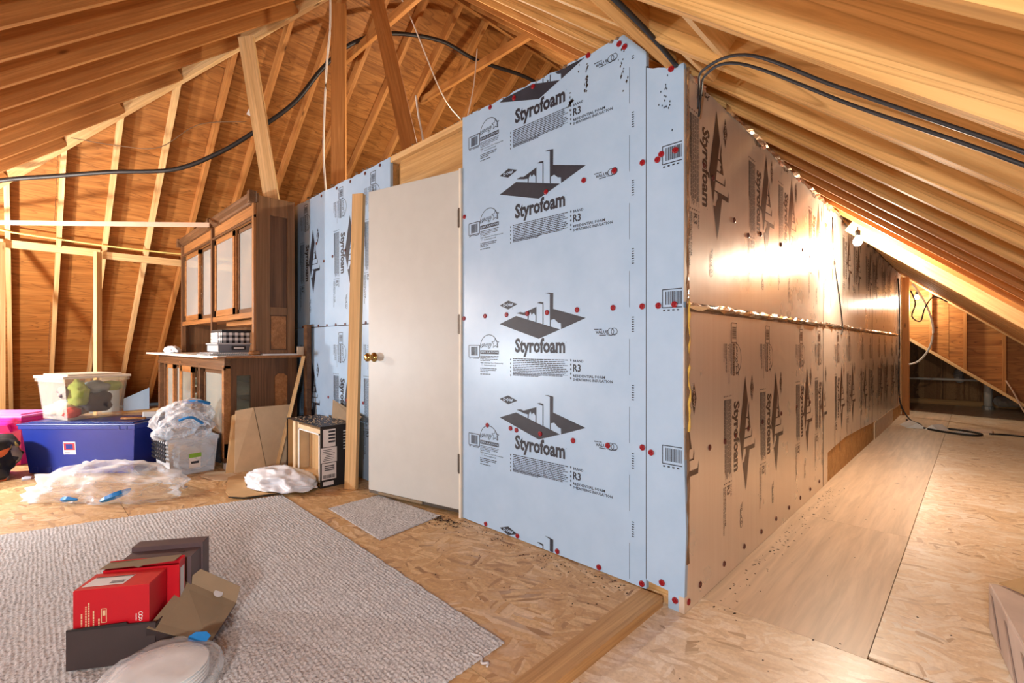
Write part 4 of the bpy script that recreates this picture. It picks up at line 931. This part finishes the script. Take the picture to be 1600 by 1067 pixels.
# ------------------------------------------------------------------ boxes in the foreground
e1 = Vector((.547, .837, 0)); e2 = Vector((-.837, .547, 0)); ang = math.atan2(.837, .547); F0 = Vector((-2.075, .098, .012))
tr_ = thing('open_tray_box', 'dark brown box opened out with a khaki inside, holding the red box', 'box', F0, ang)
MB().box(0, .25, 0, .004, .001, .125).build('front_wall', 'box_charcoal', tr_); MB().box(0, .25, .004, .17, .001, .005).build('bottom', 'box_charcoal', tr_)
MB().box(0, .004, .004, .17, .005, .12).build('left_wall', 'box_charcoal', tr_); MB().box(.246, .25, .004, .17, .005, .12).build('right_wall', 'box_charcoal', tr_)
MB().prism([(.0, .125), (.25, .125), (.25, .129), (.17, .131), (.165, .137), (0, .131)], .0, .004, lambda a, b, c: (a, c, b)).build('torn_rim', 'box_black', tr_)
def quadslab(p, nm, mat, pts, th):
    lean(pts, th, nm, mat, p)
Li = lambda q: tuple(Matrix.Rotation(-ang, 3, 'Z') @ (Vector(q) - F0))
fa = [Li((-1.945, .285, .125)), Li((-1.875, .445, .030)), Li((-2.04, .575, .060)), Li((-2.105, .425, .175))]
quadslab(tr_, 'lid_panel', 'cardboard_khaki', fa, .003)
va = [Vector(q) for q in fa]; upn = (va[1] - va[0]).cross(va[3] - va[0]).normalized()
if upn.z < 0: upn = -upn
out = (va[2] - va[1]); 
def flange(p, q, h, nm, mat, spread, taper=.02):
    p, q = Vector(p), Vector(q); d = (q - p).normalized(); w = upn * h + spread * .03
    quadslab(tr_, nm, mat, [p, q, q + w - d * taper, p + w + d * taper], .0025)
inw = ((va[0] + va[1] + va[2] + va[3]) / 4)
flange(va[3], va[2], .045, 'lid_side', 'cardboard_khaki', (va[3] - va[0]).normalized())
flange(va[1], va[0], -.055, 'lid_side', 'box_charcoal', Vector((0, 0, 0)))
flange(va[2], va[1], -.05, 'lid_edge', 'box_mauve', Vector((0, 0, 0)), .0)
cx_ = (va[2] + va[3]) / 2 + upn * .012 + (va[2] - va[3]) * .12
hole = MB().lathe([(.0165, 0), (.0165, .0008)], 14, Matrix.Translation(cx_ + (va[3] - va[0]).normalized() * -.004) @ upn.to_track_quat('Z', 'Y').to_matrix().to_4x4()); hole.build('cut_hole', 'paper_grey', tr_)
rb = thing('red_box', 'bright red shoe style box with gold print standing in the dark tray', 'box', F0 + e1 * .012 + e2 * .012 + Vector((0, 0, .006)), ang)
MB().box(0, .215, 0, .118, 0, .242).build('carton', 'box_red', rb, bevel=.0015)
MB().box(.002, .213, .001, .117, .242, .2435).build('top_panel', 'box_red_pale', rb)
m_ = MB(); m_.add([(.012, .02, .2442), (.13, .02, .2442), (.135, .085, .2442), (.02, .085, .2442)], [(0, 1, 2, 3)]); l_ = m_.build('label', 'sticker_white', rb)
m_ = MB(); m_.add([(.022, .078, .2448), (.133, .078, .2448), (.133, .083, .2448), (.022, .083, .2448)], [(0, 1, 2, 3)])
for k in range(9): m_.add([(.085 + k * .0045, .03, .2448), (.087 + k * .0045 + (k % 3) * .0006, .03, .2448), (.087 + k * .0045, .05, .2448), (.085 + k * .0045, .05, .2448)], [(0, 1, 2, 3)])
m_.build('label_print', 'print_ink', l_)['kind'] = 'stuff'
gp = MB(); rr = random.Random(14)
for i, (x, z0, z1) in enumerate(((.022, .128, .165), (.034, .122, .19), (.042, .122, .196), (.055, .122, .172), (.070, .122, .145))):
    z = z0
    while z < z1: h = rr.uniform(.003, .009); gp.add([(x, -.0006, z), (x + .004, -.0006, z), (x + .004, -.0006, z + h), (x, -.0006, z + h)], [(0, 1, 2, 3)]); z += h + .002
for a, b_, c, d in ((.078, .094, .132, .134), (.078, .094, .176, .178), (.078, .080, .132, .178), (.092, .094, .132, .178), (.082, .090, .155, .172)): gp.add([(a, -.0006, c), (b_, -.0006, c), (b_, -.0006, d), (a, -.0006, d)], [(0, 1, 2, 3)])
gp.build('gold_print', 'gold_print', rb)
gp = MB()
for cx2, cz2, r2 in ((.190, .150, .0055), (.190, .140, .0055), (.190, .130, .004)): gp.tube([(cx2 + r2 * math.cos(a * .785), -.0008, cz2 + r2 * math.sin(a * .785)) for a in range(8)], .0012, 4, True)
for k in range(6): gp.box(.176, .179, -.0012, -.0003, .128 + k * .004, .1305 + k * .004)
gp.build('white_print', 'paper_white', rb)
ob = thing('red_carton', 'red carton with a torn open top behind the plain red box', 'box', F0 + e1 * .03 + e2 * .134 + Vector((0, 0, .006)), ang)
MB().box(0, .235, 0, .003, 0, .25).build('front_wall', 'box_red', ob); MB().box(0, .235, .042, .045, 0, .265).build('back_wall', 'box_red', ob)
MB().box(.232, .235, .003, .042, 0, .262).build('right_wall', 'box_red', ob); MB().box(0, .003, .003, .042, 0, .25).build('left_wall', 'box_red', ob)
MB().box(0, .235, .003, .042, 0, .003).build('bottom', 'box_red', ob)
lean([(0, .044, .262), (.225, .044, .268), (.215, .012, .262), (.12, .006, .258), (.11, -.006, .256), (.09, .006, .257), (-.015, .008, .254)], .0025, 'top_flap', 'cardboard_khaki', ob)
m_ = MB(); m_.add([(.2356, .006, .13), (.2356, .038, .13), (.2356, .038, .235), (.2356, .006, .235)], [(0, 1, 2, 3)]); l_ = m_.build('label', 'paper_grey', ob)
db = thing('mauve_box', 'dark mauve cardboard box with a lid at the back of the group', 'box', F0 + e1 * .045 + e2 * .20 + Vector((0, 0, .0)), ang)
MB().box(0, .232, 0, .11, .0, .255).build('body', 'box_mauve', db, bevel=.0015); MB().box(-.004, .238, .088, .15, 0, .272).build('lid', 'box_mauve', db, bevel=.0015)
MB().box(.17, .185, .05, .056, .2552, .256).box(.185, .188, .045, .062, .2552, .256).build('printed_mark', 'box_black', db)
pb = thing('plate_pack', 'round pack of white plates in a clear bag at the rug front', 'plate pack', (-1.765, .292, .013))
for k in range(5): MB().lathe([(.05, 0), (.075, .004), (.118, .018), (.125, .02), (.123, .022), (.075, .008), (.05, .005)], 28).build('plate', 'paper_white', pb, True, loc=(0, 0, k * .011))
f_ = blob((.16, .16, .075), 61, .10, 2.2, 4, True, -.45).build('bag', 'film_clear', pb, True, loc=(0, 0, .035))
m_ = MB().prism([(-.03, 0), (.03, 0), (.035, .018), (.015, .03), (-.02, .028), (-.036, .014)], 0, .0015); o = m_.build('blue_logo', 'print_blue', pb); o.matrix_local = Matrix.Translation((-.045, .105, .078)) @ Matrix.Rotation(R(44), 4, 'Z') @ Matrix.Rotation(R(35), 4, 'X')
# cardboard box at the lower right
rbx = thing('cardboard_box', 'flat pinkish cardboard box on the pale floor at right edge', 'box', (.035, 2.60, ZL), R(-82))
MB().box(0, 1.15, 0, .60, .002, .175).build('carton', 'box_pinkish', rbx, bevel=.006)
lean([(.0, .03, .178), (.30, .30, .178), (.34, .32, .245), (.0, .16, .262)], .004, 'flap', 'cardboard', rbx)
for k in range(3): lean([(.05 + k * .21, -.0025, .15), (.075 + k * .21, -.0025, .15), (.21 + k * .22, -.0025, .02), (.18 + k * .22, -.0025, .02)], .001, 'shadow_streak', 'box_shadow', rbx)  # diagonal streaks paint shadow and reflection onto the box side
# ------------------------------------------------------------------ cables and pipes
cable('black_cable', [(0, 0, 0), (-6.95, -.55, 2.47), (-6.746, -.143, 2.643), (-6.485, .227, 2.715), (-6.146, .619, 2.772), (-5.788, 1.064, 2.822), (-5.518, 1.390, 3.004), (-5.288, 1.653, 3.231), (-5.07, 1.975, 3.575), (-4.899, 2.193, 3.95), (-4.734, 2.427, 4.236), (-4.546, 2.755, 4.418), (-4.30, 3.26, 4.464), (-4.198, 3.73, 4.40), (-4.06, 4.42, 4.43), (-3.97, 4.95, 4.35)][1:], .021, 'cable_black', 'thick black cable swagging across the roof space past the post', 'cable')
o = MB().box(-.03, .03, -.002, .002, -.04, .04).build('paper_tag', 'paper_white', loc=(-5.27, 1.62, 3.42), rot=(0, R(25), R(44))); tag(o, 'white paper tag hanging on the thick black cable', 'tag')
cable('thin_wire', [(-6.26, .33, 3.056), (-6.04, .686, 3.018), (-5.76, .95, 3.006), (-5.49, 1.214, 3.226), (-5.154, 1.544, 3.258)], .004, 'cable_brown', 'thin brown wire sagging across the leaning rafters', 'wire')
cable('white_cable', [(-4.56, 2.12, 4.60), (-4.56, 2.12, 4.20), (-4.585, 2.095, 3.80), (-4.60, 2.08, 3.35), (-4.61, 2.075, 2.95), (-4.59, 2.095, 2.46)], .010, 'cable_white', 'white cable running down the centre post', 'cable')
cable('white_wire', [(-4.32, 2.60, 4.85), (-4.15, 2.75, 4.45), (-4.0, 3.05, 3.70), (-3.90, 3.22, 3.45), (-3.86, 3.25, 3.42)], .007, 'cable_white', 'white wire dropping to the bulb above the doorway', 'wire')
cable('white_wire', [(-3.78, 3.36, 4.19), (-3.80, 3.33, 3.80), (-3.84, 3.27, 3.44)], .007, 'cable_white', 'short white wire from the collar tie to the bulb', 'wire')
cable('white_wire', [(-2.94, 2.10, 2.47), (-2.98, 2.10, 2.62), (-3.02, 2.09, 2.80), (-3.05, 2.09, 2.95)], .008, 'cable_white', 'white wire standing behind the wall beside the slanted brace', 'wire')
o = beam('tan_strap', (-7.35, -.6, 2.245), (-5.62, 1.34, 2.262), .012, .045, 'pvc_tan', None); tag(o, 'long tan strip stretched from the left to the hutch cornice', 'strip')
cable('yellow_cord', [(-7.40, -.35, 2.32), (-7.42, -.10, 2.27), (-7.43, .35, 2.25), (-7.44, .75, 2.24), (-7.44, 1.20, 2.24), (-7.45, 1.50, 2.25)], .010, 'cable_yellow', 'yellow cord stretched above the horizontal timber at left', 'cord')
cable('black_wire', [(-.815, 1.93, 2.02), (-.79, 1.88, 2.08), (-.70, 1.70, 2.035), (-.447, 1.36, 1.835), (-.242, 1.335, 1.665), (-.07, 1.318, 1.523), (.064, 1.305, 1.412), (.4, 1.30, 1.13), (.7, 1.30, .88)], .0046, 'cable_black', 'upper black wire running under the near rafters', 'wire', None, 8)
cable('black_wire', [(-.815, 1.94, 1.99), (-.785, 1.89, 2.06), (-.69, 1.70, 2.015), (-.48, 1.42, 1.850), (-.20, 1.365, 1.61), (.066, 1.335, 1.395), (.4, 1.33, 1.115), (.7, 1.33, .86)], .0046, 'cable_black', 'lower black wire running under the near rafters', 'wire', None, 8)
cable('black_cable', [(-.868, -.3, 2.24), (-.868, .6, 2.225), (-.868, 1.2, 2.215), (-.862, 1.6, 2.20), (-.87, 1.85, 2.185)], .010, 'cable_black', 'black cable along the overhead timber at the blue corner', 'cable')
cable('black_cable', [(-.83, 9.1, 2.05), (-.825, 9.2, 1.7), (-.83, 9.25, 1.35), (-.825, 9.2, 1.0), (-.83, 9.22, .6), (-.82, 9.25, .2), (-.70, 9.1, ZL + .012), (-.55, 8.6, ZL + .012), (-.50, 8.25, ZL + .012)], .010, 'cable_black', 'black cable hanging down the far end of the foil wall', 'cable')
cable('thin_wire', [(-.838, 4.62, 2.1), (-.838, 4.66, 1.9), (-.838, 4.72, 1.7), (-.838, 4.90, 1.45), (-.838, 5.02, 1.23), (-.838, 4.98, 1.15)], .005, 'cable_black', 'thin black wire curving down the foil wall beneath the bulb', 'wire')
cable('white_cable', [(-.70, 9.58, 2.0), (-.64, 9.56, 1.9), (-.52, 9.55, 1.62), (-.46, 9.56, 1.30), (-.50, 9.56, 1.02), (-.62, 9.57, .82), (-.74, 9.57, .76)], .014, 'cable_white', 'white cable looping from the far corner post', 'cable')
cable('black_cable', [(-.72, 9.55, 1.9), (-.66, 9.5, 1.70), (-.70, 9.5, 1.50), (-.60, 9.5, 1.42), (-.55, 9.52, 1.62), (-.45, 9.53, 1.78), (-.30, 9.6, 1.70)], .010, 'cable_black', 'tangle of dark cable on the far corner post', 'cable')
cable('orange_cord', [(.31, 9.80, .55), (.38, 9.75, .40), (.50, 9.7, .10), (.62, 9.6, ZL + .012), (.9, 9.3, ZL + .012)], .010, 'pvc_tan', 'tan cord falling from the far studs to the floor', 'cord')
cable('extension_cable', [(-.72, 9.0, ZL + .01), (-.66, 8.6, ZL + .01), (-.42, 8.15, ZL + .012), (-.05, 7.95, ZL + .012), (.05, 8.15, ZL + .012), (-.15, 8.35, ZL + .012), (-.40, 8.30, ZL + .014)], .013, 'cable_black', 'black cord coiled on the far floor beside white papers', 'cord')
cable('extension_cable', [(.12, 8.25, ZL + .01), (.35, 8.3, ZL + .01), (.7, 8.1, ZL + .01), (1.1, 8.2, ZL + .01)], .010, 'cable_black', 'thin black cord leading right across the far floor', 'cord')
for i, (x, y, w, d, rz, lb_) in enumerate(((-.60, 8.35, .22, .30, 20, 'white folded sheet on the far floor near the post'), (-.36, 8.25, .16, .22, -25, 'white folded sheet on the far floor next to the cord'), (-.12, 8.12, .22, .16, 10, 'pale blue grey pad inside the black cord coil'))):
    o = MB().prism([(-w / 2, 0), (0, .07 if i < 2 else .02), (w / 2, 0)], -d / 2, d / 2, lambda a, b, c: (a, c, b)).build('paper_sheet' if i < 2 else 'flat_pad', 'paper_white' if i < 2 else 'plastic_silver', loc=(x, y, ZL), rot=(0, 0, R(rz))); tag(o, lb_, 'paper' if i < 2 else 'pad')
o = MB().box(-.14, .14, -.03, .03, 0, .03).build('power_strip', 'pvc_tan', loc=(.02, 8.42, ZL), rot=(0, 0, R(-15)), bevel=.004); tag(o, 'tan power strip on the far floor at the cord end', 'power strip')
# ------------------------------------------------------------------ loose dirt on the floor
mb = MB(); rr = random.Random(77)
def chip(x, y, z, s):
    a = rr.uniform(0, 6.3); c, d = math.cos(a) * s, math.sin(a) * s; h = rr.uniform(.0015, .004)
    mb.add([(x - c, y - d, z), (x + d * .5, y - c * .5, z), (x + c, y + d, z), (x - d * .5, y + c * .5, z), (x, y, z + h)], [(0, 1, 4), (1, 2, 4), (2, 3, 4), (3, 0, 4), (3, 2, 1, 0)])
for i in range(120): chip(-.80 + abs(rr.gauss(0, .05)), rr.uniform(1.95, 4.4), ZL, rr.uniform(.002, .010))
for i in range(40): chip(rr.uniform(-.8, -.02), rr.uniform(1.0, 5.5), ZL, rr.uniform(.002, .007))
for i in range(170): chip(rr.uniform(-2.35, -1.05), 1.85 - abs(rr.gauss(0, .07)), 0, rr.uniform(.002, .008))
for i in range(120): chip(rr.gauss(-2.30, .09), 1.80 - abs(rr.gauss(0, .06)), 0.004, rr.uniform(.003, .012))
for i in range(60): chip(rr.uniform(-3.1, -1.1), rr.uniform(1.3, 1.7), 0, rr.uniform(.002, .006))
o = mb.build('floor_debris', 'debris'); tag(o, 'dark crumbs and wood chips scattered along the walls', 'debris', None, 'stuff')
